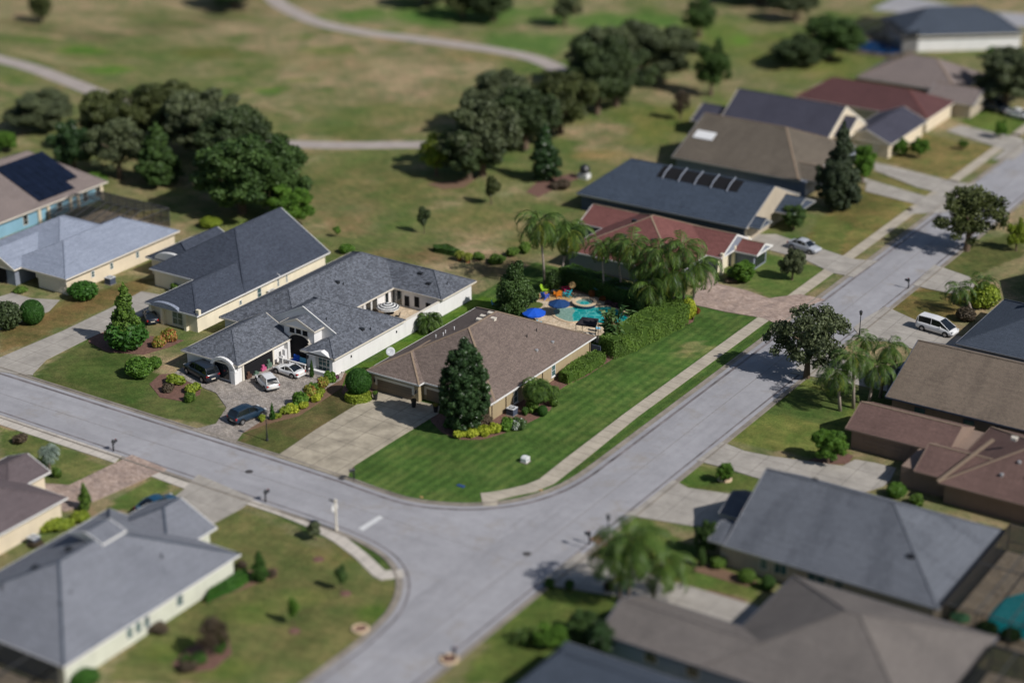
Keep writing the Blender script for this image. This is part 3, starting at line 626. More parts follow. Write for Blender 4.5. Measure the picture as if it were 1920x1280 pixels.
# --- the white courtyard house
W2=(-30.2,-18.3,-17.3,8.9,'y',.5,'h','h'); W3=(-26,-11,1.5,8.88,'x',.5,'n','h'); W4=(-25.4,-11.01,-16.2,-6.1,'y',.5,'n','h'); W1=(-15.9,-11,-19.9,-15.9,'y',.49,'h','n'); Gv=(-27.3,-18.9,-27.3,-17.2,'y',.5,'h','g')
Pv=(-20.3,-15.2,-18.1,-13.5,'y',.42,'g','n',4.15)
vs=[(*on(W4,632,610) ,'dark')] if 0 else []
for px,py,v,t in [(632,529,W2,'dark'),(644,534,W2,'pipe'),(678,617,W4,'dark'),(695,619,W4,'pipe'),(612,600,W4,'pipe')]: vs.append((*on(v,px,py),t))
vs=[v for v in vs]+[(-20.2,5.2,3.95,'dark')]+[(x,y,EZ+(y-1.5)*.5,t) for x,y,t in ((-16.2,4.3,'dark'),(-14.2,3.2,'dark'))]+[(-12.4,4.6,3.1,'pipe')]
H2,R2=house('white_courtyard_house','white stucco house with grey shingle roofs wrapped round a small paved courtyard',
  [(-15.4,-11.4,-19.4,-6.5),(-24.9,-18.75,-17.7,8.4),(-18.75,-11.42,1.9,8.38),(-15.6,-13,-19.2,-15)] if 0 else [(-15.4,-11.4,-19.4,-6.5),(-29.7,-18.75,-16.9,8.4),(-18.75,-11.402,1.9,8.38),(-18.7,-15.4,-15.2,-6.52),(-26.9,-19.4,-26.8,-16.9)],
  [W2,W3,W4,W1,Gv,Pv],'w_white','roof_white','trim',None,group=None,vents=vs)
MB().box(-11.62,-11.4,-6.5,1.9,0,2.0).build('courtyard_wall',M['w_white'],H2); MB().box(-11.66,-11.36,-6.5,1.9,2.0,2.1).build('wall_coping',M['trim'],H2)
# portico with arch and three little arches
def arch_prof(c0,c1,zs,n=12,z0=0.):
    r=(c1-c0)/2; m=(c0+c1)/2
    return [(c0,z0)]+[(m-r*math.cos(math.pi*i/n),zs+r*.55*math.sin(math.pi*i/n)) for i in range(n+1)]+[(c1,z0)]
pm=MB(); pm.box(-19.95,-15.55,-17.75,-14.5,2.75,4.1); pm.box(-19.95,-19.1,-17.75,-17.2,0,2.75); pm.box(-16.3,-15.55,-17.75,-17.2,0,2.75); pm.box(-15.75,-15.55,-17.2,-14.5,0,2.75)
pm.build('portico',M['w_white'],H2)
MB().vprism(arch_prof(-19.1,-16.3,2.35,z0=.02),'y',-17.80,-17.4).build('entry_arch',M['black'],H2)
am=MB()
for c in (-18.75,-17.8,-16.85): am.vprism([(a,b) for a,b in arch_prof(c-.33,c+.33,3.75,8,3.2)],'y',-17.81,-17.4)
am.build('arched_niche',M['black'],H2)
tr=MB(); tr.box(-19.25,-16.35,-17.84,-17.74,3.08,3.18)
for a,b in zip(arch_prof(-19.15,-16.25,2.4)[1:-1],arch_prof(-19.15,-16.25,2.4)[2:-1]): tr.bar((a[0],-17.8,a[1]),(b[0],-17.8,b[1]),.12,.14)
for x in (-19.25,-16.15): tr.lathe((x,-17.95,0),[(.17,0),(.17,.9),(.12,.95),(.12,2.4),(.17,2.45)],12)
tr.build('portico_trim',M['trim'],H2)
# gable parapet behind the portico
MB().vprism([(-25.2,EZ),(-11.2,EZ),(-18.2,EZ+3.42)],'y',-16.35,-16.22).build('gable_wall',M['w_white'],H2)
for xe in (-23.9,-13.5): MB().bar((-18.2,-16.3,EZ+3.58),(xe,-16.3,EZ+3.58-abs(xe+18.2)*.5),.12,.2).build('gable_trim',M['trimwhite'],H2)
# garage opening facing the court
go_=MB(); go_.box(-19.41,-19.34,-25.9,-20.8,.09,2.0); go_.build('garage_opening',M['black'],H2)
gf=MB(); gf.box(-19.4,-19.25,-26.1,-20.6,2.0,2.25); gf.box(-19.4,-19.25,-26.15,-25.9,0,2.0); gf.box(-19.4,-19.25,-20.8,-20.55,0,2.0); gf.build('garage_surround',M['trim'],H2)
M['gjunk']=m_plain('garage_clutter',(.10,.16,.12),.8,.5,2); M['pinkp']=m_plain('pink_plastic',(.5,.1,.22),.5,.1,4); M['wdark']=m_plain('dark_wood',(.10,.05,.035),.7,.2,4)
for i,(y,h,mt) in enumerate(((-25.2,.9,'wdark'),(-23.9,.5,'gjunk'),(-22.6,.8,'pinkp'),(-21.6,1.1,'gjunk'))): 
    b=MB(); b.box(-19.33,-19.1,y-.4,y+.4,.1,h*.55); b.box(-19.3,-19.12,y-.25,y+.1,h*.55,h); o=b.build('storage_crate',M[mt],loc=(-19.1,y,.1)); tag(o,['rust coloured crate at the near end of the open garage','low green crate in the open garage mouth','bright pink toy box in the open garage mouth','green crate at the far end of the open garage'][i],'storage crate','things kept in the open garage')
# arched front wall of the garage wing
fa=MB(); 
for i in range(10):
    a0,a1=math.pi*i/10,math.pi*(i+1)/10
    fa.bar((-21.1-1.7*math.cos(a0),-27.3,1.5+1.35*math.sin(a0)),(-21.1-1.7*math.cos(a1),-27.3,1.5+1.35*math.sin(a1)),.35,.35)
fa.box(-24.3,-23.9,-27.3,-26.85,0,1.6); fa.box(-19.9,-19.3,-27.5,-26.85,0,1.6); fa.box(-23.9,-19.9,-27.05,-26.82,0,2.3); fa.build('garage_arch',M['w_white'],H2)
MB().vprism(arch_prof(-23.3,-20.5,1.5,z0=.3),'y',-27.14,-26.9).build('arched_window',M['glassd'],H2)
fb2=MB(); fb2.box(-18.85,-18.45,-19.6,-19.2,0,1.7); fb2.box(-18.5,-18.1,-20.4,-20.1,0,1.3); fb2.box(-19.4,-18.8,-18.6,-18.2,0,2.2); fb2.box(-19.36,-19.1,-18.2,-17.8,0,2.2); fb2.build('court_pier',M['w_white'],H2)
# front window of the right wing with arched hood
window(H2,'-y',-19.4,-12.85,.4,1.75,1.6,'trim','glass',(3,3))
hd=MB()
for i in range(8):
    a0,a1=math.pi*i/8,math.pi*(i+1)/8
    hd.bar((-12.9-1.25*math.cos(a0),-19.62,1.9+.42*math.sin(a0)),(-12.9-1.25*math.cos(a1),-19.62,1.9+.42*math.sin(a1)),.42,.16)
hd.box(-14.25,-13.85,-19.8,-19.38,0,2.1); hd.box(-11.85,-11.4,-19.8,-19.38,0,2.2); hd.box(-14.6,-11.6,-20.3,-19.8,0,.55); hd.build('window_hood',M['w_white'],H2)
MB().vprism([(-15.4,EZ-.2),(-11.2,EZ-.2),(-12.9,EZ+.55)],'y',-19.95,-19.3).build('eyebrow_gable',M['w_white'],H2)
# balustrade
bl=MB(); bl.box(-18.6,-18.15,-20.5,-20.1,0,1.05); bl.box(-18.7,-18.05,-20.6,-20.0,1.05,1.13); bl.box(-18.15,-14.9,-20.35,-20.2,.0,.22); bl.box(-18.15,-14.9,-20.38,-20.17,.85,.98)
for i in range(9): bl.lathe((-17.9+i*.36,-20.28,.2),[(.09,0),(.05,.1),(.09,.28),(.05,.5),(.08,.66)],8)
bl.build('balustrade',M['trimwhite'],H2)
# courtyard side glazing
for y in (-3.2,-1.9,): window(H2,'+x',-18.75,y,.15,1.15,1.95,'trimwhite','glassd',(1,1),'glass_door')
window(H2,'+x',-18.75,.6,.15,.8,1.9,'trimwhite','glassd',(1,1),'glass_door')
window(H2,'-y',1.9,-18.2,.1,1.9,2.0,'trimwhite','glassd',(2,1),'glass_door')
for x in (-16.6,-15.1,-13.4): window(H2,'-y',1.9,x,.2 if x<-16 else .4,.7,1.35 if x<-14 else .9,'metal_dark','black',(1,1),'shutter_window')
cp=MB()
for y in (-5.6,-4.4): cp.lathe((-18.45,y,0),[(.14,0),(.14,2.2)],10)
cp.build('courtyard_column',M['trimwhite'],H2)
for px,py in ((619,711),(622,718),(640,707),(658,676),(743,630)): 
    y,z=(lambda d:(CY+(-11.4-CX)/d[0]*d[1],CH+(-11.4-CX)/d[0]*d[2]))(ray(px,py-8)); MB().box(-11.4,-11.3,y-.07,y+.07,max(z-.1,.1),max(z,.0)+.15).build('wall_socket',M['metal_dark'],H2)
MB().box(-15.3,-15.15,-19.62,-19.4,1.4,1.75).build('wall_lantern',M['metal_dark'],H2)
slab('courtyard_floor',[(-18.74,-6.5),(-11.64,-6.5),(-11.64,1.88),(-18.74,1.88)],.09,M['deck']) 
# --- cream house
H3,_=house('cream_house','cream stucco house with a tall dark blue slate roof, left of the white courtyard house',
 [(-47.7,-33,-9.4,6.7),(-40.4,-33.002,-18.1,-9.4),(-50.8,-43,-6.5,1.9)],[(-48.1,-32.5,-9.8,7.1,'y',.59,'h','g'),(-40.8,-32.51,-18.6,-3,'y',.5,'h','g'),(-51.3,-42.4,-7,2,'y',.5,2.,'g')],'w_cream','roof_cream','trimwhite')
for y,z0,w,h in ((-6.6,.5,.8,1.5),(-10.2,.9,.5,.6),(-2.9,.9,.35,1.2),(-1.2,.9,.3,1.2)): window(H3,'+x',-33,y,z0,w,h)
window(H3,'-y',-18.1,-36.1,.3,1.7,1.7,bars=(2,2)); window(H3,'-y',-6.5,-47.2,.3,1.7,1.8,bars=(2,2)); MB().box(-45.4,-43.4,-6.6,-6.3,0,2.1).build('entry',M['black'],H3)
for c,y,w,z,hh in ((-37.6,-18.7,2.2,EZ-.1,.7),(-46.8,-7.1,2.9,EZ+.2,1.1)):
    eb=MB(); eb.vprism([(c-w,z)]+[(c-w*math.cos(math.pi*i/10),z+hh*math.sin(math.pi*i/10)) for i in range(1,10)]+[(c+w,z)],'y',y,y+.5); eb.build('eyebrow_gable',M['roof_bluegrey' if w<2.5 else 'trimwhite'],H3)
for c in (-40.1,-38.3,-34.6): MB().box(c-.2,c+.2,-18.55,-18.1,0,2.25).build('pilaster',M['w_cream'],H3)
_=1; MB().box(-33,-32.5,-18.3,-17.9,2.2,3.0).build('corner_bracket',M['w_cream'],H3)
# --- light blue grey roofed house
H4,_=house('grey_roofed_cream_house','cream house under a pale blue grey hip roof with a closed garage door',
 [(-59.6,-54.7,-17.8,2.2),(-70.4,-59.6,-15,-1.5)],[(-65.0,-54.2,-18.3,2.7,'y',.45,'h','h'),(-71.5,-58,-15.5,-1,'x',.45,'h','h'),(-69.5,-62,-19.5,-10,'y',.5,'g','g')],'w_cream2','roof_bluegrey','trim')
gdoor(H4,'-y',-17.8,-57.3,4.6,2.0,'trim','w_beige' if 0 else 'trim'); 
for y in (-13.2,-9.8,-5): window(H4,'+x',-54.7,y,.9,.6,.9)
MB().vprism(arch_prof(-68,-64,1.5),'y',-19.15,-18.9).build('entry_arch',M['black'],H4)
H4b=MB().box(-69,-62.5,-19,-15,0,2.3).build('porch',M['w_grey'],H4)
# --- blue house with solar panels
H5,R5=house('blue_house','sky blue house with a pinkish tan roof carrying a big solar panel array',
 [(-96,-77,-19,12)],[(-97,-76.5,-22,12.6,'y',.4,'h',5.),],'w_blue','roof_sol','trim')
sp=MB(); 
def rzz(x): return EZ+(10.25-abs(x+86.75))*.4+.1
for i in range(5):
    for j in range(8):
        x0=-85.6+i*1.66; y0=.2+j*1.15+.0
        if i==4 and j>5: continue
        sp.add([(x0,y0,rzz(x0)),(x0+1.6,y0,rzz(x0+1.6)),(x0+1.6,y0+1.1,rzz(x0+1.6)),(x0,y0+1.1,rzz(x0)),(x0,y0,rzz(x0)+.06),(x0+1.6,y0,rzz(x0+1.6)+.06),(x0+1.6,y0+1.1,rzz(x0+1.6)+.06),(x0,y0+1.1,rzz(x0)+.06)],[(0,3,2,1),(4,5,6,7),(0,1,5,4),(1,2,6,5),(2,3,7,6),(3,0,4,7)])
sp.build('solar_panel',M['solar'],R5)
for y in (-3,3.5,8.5,11): window(H5,'+x',-77,y,.5,.9,1.4,'trim','glassd')
for y in (-.5,1.2,5.5,7,11.6): MB().box(-77,-76.75,y-.25,y+.25,0,2.2).build('pilaster',M['w_cream2'],H5)
# --- lanai screen cages
def cage(x0,x1,y0,y1,h,label,n=5,ridge=0,group='screened pool cages behind the houses',floor='deck',axis='x'):
    r=empty('pool_cage',((x0+x1)/2,(y0+y1)/2,0),label,'pool cage',group)
    f=MB(); s=MB(); W_=.09
    def zt(t): return h+ridge*(1-abs(2*t-1))
    for i in range(n+1):
        if axis=='x':
            x=x0+(x1-x0)*i/n
            for y in (y0,y1): f.bar((x,y,0),(x,y,h),W_)
            f.bar((x,y0,h),(x,(y0+y1)/2,h+ridge),W_); f.bar((x,(y0+y1)/2,h+ridge),(x,y1,h),W_)
        else:
            y=y0+(y1-y0)*i/n
            for x in (x0,x1): f.bar((x,y,0),(x,y,h),W_)
            f.bar((x0,y,h),((x0+x1)/2,y,h+ridge),W_); f.bar(((x0+x1)/2,y,h+ridge),(x1,y,h),W_)
    for y in (y0,y1): f.bar((x0,y,h),(x1,y,h),W_); f.bar((x0,y,h*.4),(x1,y,h*.4),W_*.7)
    for x in (x0,x1): f.bar((x,y0,h),(x,y1,h),W_); f.bar((x,y0,h*.4),(x,y1,h*.4),W_*.7)
    m=.05
    if axis=='x':
        f.bar((x0,(y0+y1)/2,h+ridge),(x1,(y0+y1)/2,h+ridge),W_); ym=(y0+y1)/2
        s.add([(x0,y0,h),(x1,y0,h),(x1,ym,h+ridge),(x0,ym,h+ridge),(x1,y1,h),(x0,y1,h)],[(0,1,2,3),(3,2,4,5)])
    else:
        xm=(x0+x1)/2; f.bar((xm,y0,h+ridge),(xm,y1,h+ridge),W_)
        s.add([(x0,y0,h),(xm,y0,h+ridge),(xm,y1,h+ridge),(x0,y1,h),(x1,y0,h),(x1,y1,h)],[(0,1,2,3),(1,4,5,2)])
    for a in (((x0,y0),(x1,y0)),((x1,y0),(x1,y1)),((x1,y1),(x0,y1)),((x0,y1),(x0,y0))):
        s.add([(*a[0],0),(*a[1],0),(*a[1],h),(*a[0],h)],[(0,1,2,3)])
    f.build('frame',M['cageframe'],r); s.build('screen',M['screen'],r)
    if floor: slab('patio',[(x0,y0),(x1,y0),(x1,y1),(x0,y1)],.07,M[floor])
    return r
M['cageframe']=m_plain('bronze_frame',(.06,.06,.06),.5,.2,4,.5)
cage(-73.5,-61,-2.5,8.2,2.7,'dark screened pool cage between the blue house and the pale grey roof',8,1.2)
# --- red roofed house
H6,R6=house('red_roofed_house','pale stucco house under a brick red shingle roof beyond the pool garden',
 [(-7.1,8.1,24.8,40.7),(-10.4,-9.8,34.4,40.7),(8.1,10.0,33,40.5),(10,13.6,36.4,40.1)],[(-7.6,8.7,24.3,41.2,'y',.45,'h','h'),(-11.2,0,34,41.21,'x',.45,'g','n'),(2,10.9,32.5,41,'x',.45,'n','g'),(9,14.2,36,40.6,'x',.4,'n','g',EZ-.1)],'w_grey','roof_red','trimwhite','capl',
 vents=[(*on((-7.6,8.7,24,41,'y',.45),1210,410)[:2],5.0,'dark')] if 0 else [(-1.2,31.2,5.5,'dark'),(-1.0,28.3,4.3,'dark'),(3.0,28.8,4.4,'dark'),(.6,26.6,3.5,'wpipe')])
MB().box(13.6,13.7,36.8,39.6,.3,1.8).build('window',M['glassd'],H6); 
for y in (32.9,36.3,40.3): MB().box(10.6,11.0,y-.2,y+.2,0,2.9).build('porch_column',M['w_cream'],H6)
MB().box(10.02,10.1,33.2,40.4,0,2.4).build('front_wall',M['w_cream'],H6)
# --- charcoal roofed house with skylight court
H7,R7=house('slate_house','slate blue house under a long charcoal roof with pale beams over an opening',
 [(-17.3,8,44.8,60.5)],[(-17.8,8.5,44.3,61,'x',.42,4.,'g'),(6,11.6,52.5,59.5,'x',.4,'n','g'),(7.,10.2,45,48.6,'x',.5,'n','g')],'w_slate','roof_dark','metal_gal')
def yz(y): return EZ+(8.35-abs(y-52.65))*.42
op=MB(); op.add([(-8.5,50.2,yz(50.2)+.05),(4,50.2,yz(50.2)+.05),(4,52.4,yz(52.4)+.05),(-8.5,52.4,yz(52.4)+.05),(-8.5,50.2,yz(50.2)-.2),(4,50.2,yz(50.2)-.2),(4,52.4,yz(52.4)-.2),(-8.5,52.4,yz(52.4)-.2)],[(0,1,2,3),(7,6,5,4),(0,4,5,1),(1,5,6,2),(2,6,7,3),(3,7,4,0)])
op.build('roof_opening',M['black'],R7)
for i in range(5):
    x=-7.4+i*2.5; b=MB(); b.tube([(x,49.9,yz(49.9)+.1),(x,50.9,yz(51)+.35),(x,52.6,yz(52.4)+.3)],.10,6); b.build('beam',M['w_grey'],R7)
fc=MB(); fc.box(8.02,8.2,44.9,60.4,0,2.2); fc.vprism([(44.6,EZ-.2),(60.7,EZ-.2),(52.65,EZ+3.4)],'x',8.52,8.62); fc.build('front_gable',M['w_beige'],H7)
# --- olive brown roof
H8,_=house('olive_roofed_house','house under a broad olive brown roof with a white heater panel near its ridge',
 [(-14,6.8,66.5,84)],[(-14.5,6.,66,86,'x',.42,'g',7.),(2,9.5,67,73.5,'x',.4,'g','g')],'w_grey','roof_olive','metal_gal','capl')
b=MB(); z=lambda y:EZ+(10-abs(y-76))*.42+.05
b.add([(-13.6,70.6,z(70.6)),(-10.4,70.6,z(70.6)),(-10.4,72.2,z(72.2)),(-13.6,72.2,z(72.2)),(-13.6,70.6,z(70.6)+.08),(-10.4,70.6,z(70.6)+.08),(-10.4,72.2,z(72.2)+.08),(-13.6,72.2,z(72.2)+.08)],[(0,3,2,1),(4,5,6,7),(0,1,5,4),(1,2,6,5),(2,3,7,6),(3,0,4,7)]); b.build('heater_panel',M['white'],H8)
H9,_=house('dark_slate_roofed_house','house with tall stepped dark slate roofs and cream gables',
 [(-15.5,1.8,83,97.5),(1.8,9.8,89.5,103)],[(-16,2.2,82.5,98,'x',.56,'g','g'),(-21,-10,84,92,'x',.45,'g','g'),(-3,4.3,86,94,'x',.55,'g','g',3.2),(2,10.3,89,103.5,'y',.42,'g','g')],'w_cream2','roof_slate','trim')
gdoor(H9,'-y',89.5,5.9,4.2,1.9,'trim','trim')
H10,_=house('dark_red_roofed_house','long house under a dark red shingle roof near the top right corner',
 [(-12.3,9.6,105,115.5)],[(-12.8,10,104.5,116,'x',.45,4.,'h')],'w_cream2','roof_red2','trim','roof_red')
H11,_=house('brown_hip_house','house under a brown hip roof beside a big dark tree at the upper right',
 [(-8.9,8,121.5,134),(8,12.6,116,124)],[(-9.4,8.6,121,134.5,'x',.5,'h','h'),(5,13.2,115.5,124.5,'x',.35,'g','g')],'w_beige','roof_sol','metal_gal','capl')
xa,ya=G(1690,98); xb,yb=G(1912,92); ang=math.atan2(yb-ya,xb-xa); Lh=math.hypot(xb-xa,yb-ya)
H12,_=house('white_walled_house','long white walled house with a dark blue grey roof in the top right corner',
 [(0,Lh,0,13)],[(-.5,Lh+.5,-.5,13.5,'x',.5,'h','h',3.0)],'w_white','roof_steel','trim',loc=(xa,ya,0),rot=ang)
for c in (Lh*.52,Lh*.75): window(H12,'-y',0,c,.8,2.2,1.4,'trimwhite','glass',(2,1))
# --- right hand side of the street
H13,_=house('tan_mottled_house','brown house under a mottled tan shingle roof on the right edge',
 [(45.8,72,5,21)],[(45.2,72,4.5,21.5,'x',.42,'g','g')],'w_brown','roof_tanR','w_slate')
for c in (49,54.5,58): window(H13,'-y',5,c,.7,1.2,1.1,'w_slate','glass',(2,1))
for y in (8.8,15.4): 
    b=MB(); b.box(44.2,46.4,y-.9,y+.9,2.2,3.6); b.build('dormer_vent',M['roof_steel'],H13)
b=MB(); b.box(43.4,45.2,9.5,17,0,2.5); b.build('entry_block',M['w_grey'],H13)
H14,_=house('brown_roofed_house','brown stucco house with stepped reddish brown roofs and a double garage facing the left',
 [(45.3,53,-4.6,1.9),(53,61,-9.9,2),(58,75,-10.9,3)],[(44.8,56,-5.1,2.4,'x',.42,'g','n'),(54.6,63,-10.5,-3.2,'x',.42,'g','n'),(57.5,76,-11.6,3.4,'x',.42,'h','g')],'w_brown','roof_brownR','w_brown','capl',
  vents=[(64.0,-7,4.4,'cap'),(63,-9,3.6,'cap'),(65.5,-8.5,3.8,'cap'),(62.3,-3.9,5.3,'box')])
gdoor(H14,'-y',-4.6,49.1,4.9,1.9,'w_brown','w_brown')
b=MB(); b.bar((57.5,-11.6,2.5),(60.6,-5.2,5.3),.36,.12); b.build('lit_hip_strip',M['capl'],_)  # pale bar for the sunlit sliver of roof; the light is in its colour
H15,R15=house('grey_roofed_house','beige house under a big weathered grey roof beside the ring planter lawn',
 [(46,66,-33.9,-18),(43.2,46,-28.6,-23.9),(45,46,-33.9,-30)],[(45.6,66.6,-34.4,-17.5,'x',.52,'g',8.),(42.3,50,-29,-23.4,'x',.42,'g','n',EZ,1),(43.9,52,-34.3,-29.6,'x',.4,'g','n',EZ,1)],'w_beige','roof_greyR','metal_gal',vents=[(49.5,-23.4,5.5,'dark'),(58,-23.6,5.4,'dark'),(62.3,-30.5,4.5,'dark')])
for c,w in ((49.5,.8),(51.2,1.4),(54.8,1.9),(57,.9)): window(H15,'-y',-33.9,c,.8,w,1.2,'trim','glass',(2,1))
b=MB(); b.box(45.2,45.8,-30.2,-29.5,2.2,4.2); b.build('chimney',M['terracotta'],R15)
cage(66.8,82,-34,-17,2.9,'dark screened pool cage behind the weathered grey roof at the right edge',5,0)
H16,_=house('warm_grey_roofed_house','pale blue house under a large warm grey shingle roof at the bottom right',
 [(44.1,56,-53.5,-46.8),(54,71.5,-53.502,-36.5)],[(43.6,58,-54,-46.3,'x',.405,'g','n'),(53.4,72.6,-54.01,-36,'x',.42,'h','h')],'w_ltblue','roof_tanB','w_slate')
for c in (48.5,52.5,58): window(H16,'-y',-53.5,c,.8,1.2,1.2,'trimwhite','glassd',(2,1))
cage(72.8,84,-54,-38,2.8,'dark pool cage at the bottom right corner',5,0)
H17,_=house('steel_roofed_house','house under a dark steel grey roof cut by the bottom edge of the photo',
 [(42.5,60,-66,-57.2)],[(42,62,-66.6,-56.6,'x',.5,2.5,'g'),(47,66,-72,-58.6,'x',.4,'h','g')],'w_slate','roof_steel','metal_gal')
H18,_=house('small_brown_roof_house','pale blue walled house under a brown roof on the right edge beside the spiky shrubs',
 [(48,70,44,56)],[(47.5,70,43.5,56.5,'x',.42,'g','g')],'w_ltblue','roof_sol','metal_gal')
H19,R19=house('blue_grey_roofed_house','house under a dark blue grey roof with a blue panel, behind the parked white van',
 [(46.8,70,23,38)],[(46.2,70,22.4,38.6,'x',.4,'h','g')],'w_grey','roof_steel','metal_gal',vents=[(55,24,3.4,'cap'),(57,23.6,3.2,'cap')])
MB().box(50.5,53.5,33.2,34.4,4.6,4.75).build('heater_panel',M['w_blue'],R19)
# --- bottom left
H20,R20=house('sage_house','pale sage green house under a very large pale grey hip roof at the bottom left',
 [(-7,8.4,-82.2,-60.5),(-4.5,3.2,-62,-57.8)],[(-7.5,8.9,-82.7,-60,'y',.45,'h','h'),(-5,3.7,-64,-57.3,'y',.45,'h','g'),(-2.6,1.6,-70,-67,'y',.3,'g','g',5.9)],'w_sage','roof_liteL','trimwhite','roof_steel',
  vents=[(5.3,-66.5,4.1,'pipe'),(4.2,-78,4.5,'pipe'),(3.8,-76.3,4.6,'pipe'),(-1.2,-75.5,5.3,'dark'),(-.6,-72,5.7,'dark'),(-2.4,-78.5,4.4,'pipe')])
for y in (-74.4,-73.3,-72.2): window(H20,'+x',8.4,y,.7,.8,1.3,bars=(1,2))
window(H20,'+x',8.4,-67.9,.7,.9,1.3)
cage(-7,8.7,-95,-83.2,2.7,'dark screened pool cage at the bottom left corner behind the sage house',5,0)
H21,_=house('purple_brown_roofed_house','white walled house under a purple brown roof on the left edge',
 [(-30,-13,-80,-61),(-21,-18.4,-62,-57.8)],[(-30.5,-12.5,-80,-60.5,'y',.4,'h','h'),(-24,-17.9,-63,-57.4,'y',.4,'h','g')],'w_cream2','roof_brownL','trimwhite')
cage(-30,-18,150,160,2.8,'dark screened pool cage left of the white walled house',5,0,floor=None) if 0 else None
xa,ya=G(1600,95); cage(xa-3,xa+10,ya-2,ya+11,3.6,'dark screened pool cage beside the white walled house at the top right',5,0)
# ---------------------------------------------------------------- vegetation
def sph(n): 
    v=RNG.normal(size=(n,3)); return v/np.linalg.norm(v,axis=1)[:,None]
_ico=None
def ico():
    global _ico
    if _ico is None:
        bm=bmesh.new(); bmesh.ops.create_icosphere(bm,subdivisions=2,radius=1); bm.verts.ensure_lookup_table()
        _ico=(np.array([v.co[:] for v in bm.verts]),np.array([[l.vert.index for l in f.loops] for f in bm.faces])); bm.free()
    return _ico
def quads(P,Nn,size,asp=1.6,jit=.9):
    n=len(P); r=sph(n); nn=Nn+r*jit; nn/=np.linalg.norm(nn,axis=1)[:,None]
    t=np.cross(nn,sph(n)); t/=np.linalg.norm(t,axis=1)[:,None]+1e-9; b=np.cross(nn,t)
    s=(size*RNG.uniform(.6,1.3,n))[:,None]
    V=np.stack([P-t*s*asp*.5,P+b*s*.5-t*s*.1*asp,P+t*s*asp*.5,P-b*s*.5],1).reshape(-1,3)
    return V,np.arange(4*n).reshape(-1,4)
def cmesh(name,lobes,n,size,core=.80,inner=.72,asp=1.6,flat=None):
    """lobes: array of (cx,cy,cz,rx,ry,rz)"""
    Lb=np.array(lobes,float); area=Lb[:,3]*Lb[:,5]; pr=area/area.sum()
    k=RNG.choice(len(Lb),size=int(n*1.7),p=pr); d=sph(len(k)); rad=RNG.uniform(inner,1.16 if inner<.5 else 1.06,len(k))[:,None]
    P=Lb[k,:3]+d*Lb[k,3:]*rad; keep=np.ones(len(k),bool)
    for j in range(len(Lb)):
        q=(P-Lb[j,:3])/Lb[j,3:]; keep&=~((np.sum(q*q,1)<.62)&(k!=j))
    keep&=P[:,2]>.02; P=P[keep][:n]; d=d[keep][:n]; k=k[keep][:n]
    V,Q=quads(P,d,size,asp); lv=RNG.random(len(Lb)); F=np.clip(.45*lv[k]+.55*RNG.random(len(k)),0,1)
    if core:
        iv,if_=ico(); cv=[];cf=[];ff=[]; b=len(V)
        for L in Lb:
            w=iv*L[3:]*core*(1+.12*RNG.random((len(iv),1)))+L[:3]; w[:,2]=np.maximum(w[:,2],.0); cv.append(w)
            cf.append(np.concatenate([if_,if_[:,2:]],1)+b); b+=len(iv); ff.append(np.full(len(if_),.25))
        # triangles kept as separate mesh data merged through from_pydata-free path: duplicate last index removed below
        V=np.concatenate([V]+cv); tri=np.concatenate(cf)[:,:3]; F=np.concatenate([F]+ff)
    else: tri=np.zeros((0,3),int)
    me=bpy.data.meshes.new(name); me.vertices.add(len(V)); me.vertices.foreach_set('co',V.astype(np.float32).ravel())
    lp=np.concatenate([Q.ravel(),tri.ravel()]); me.loops.add(len(lp)); me.loops.foreach_set('vertex_index',lp.astype(np.int32))
    nq,nt_=len(Q),len(tri); me.polygons.add(nq+nt_)
    me.polygons.foreach_set('loop_start',np.concatenate([np.arange(nq)*4,nq*4+np.arange(nt_)*3]).astype(np.int32)); me.polygons.foreach_set('loop_total',np.concatenate([np.full(nq,4),np.full(nt_,3)]).astype(np.int32))
    a=me.attributes.new('v','FLOAT','FACE'); a.data.foreach_set('value',F.astype(np.float32)); me.update(); me.materials.append(M['leaf' if 0 else 'oak'])
    return me
def lobes_oak(r,h,n,flatness=.75):
    zc=h*.54; L=[(0,0,zc,r*.48,r*.48,h*.27)]; ph=[random.uniform(0,6.28) for _ in range(3)]
    for i in range(n):
        a=random.uniform(0,2*math.pi); e=random.uniform(-.75,1.); q=random.uniform(.35,.88)*math.sqrt(max(0,1-(e*.85)**2))*(1+.16*math.sin(2*a+ph[0])+.12*math.sin(3*a+ph[1])); e=e*(1+.12*math.sin(a*2+ph[2]))
        s=random.uniform(.10,.25)*r; L.append((math.cos(a)*q*r,math.sin(a)*q*r,zc+e*h*.34,s,s,s*flatness))
    return L
def lobes_profile(prof,n,s0,s1):
    """prof: list of (z,r)"""
    zs=[p[0] for p in prof]; rs=[p[1] for p in prof]; L=[]
    for z in np.linspace(zs[0],zs[-1],8): 
        r=np.interp(z,zs,rs); L.append((0,0,z,r*.72+.05,r*.72+.05,(zs[-1]-zs[0])/9))
    for i in range(n):
        z=random.uniform(zs[0],zs[-1]); r=float(np.interp(z,zs,rs)); a=random.uniform(0,2*math.pi); s=random.uniform(s0,s1); q=max(0,r-s*.7)
        L.append((q*math.cos(a),q*math.sin(a),z,s,s,s*.9))
    return L
VAR={}
VAR['oak']=[cmesh('oak_crown',lobes_oak(5,10,105),24000,.26,.55,.45) for _ in range(5)]
VAR['round']=[cmesh('round_crown',[(0,0,1,1,1,1)]+[(random.uniform(-.6,.6),random.uniform(-.6,.6),random.uniform(.6,1.5),.45,.45,.42) for _ in range(9)],2600,.15) for _ in range(3)]
VAR['ball']=[cmesh('ball_crown',[(0,0,1,1,1,1)],6500,.065,.95,.96)]
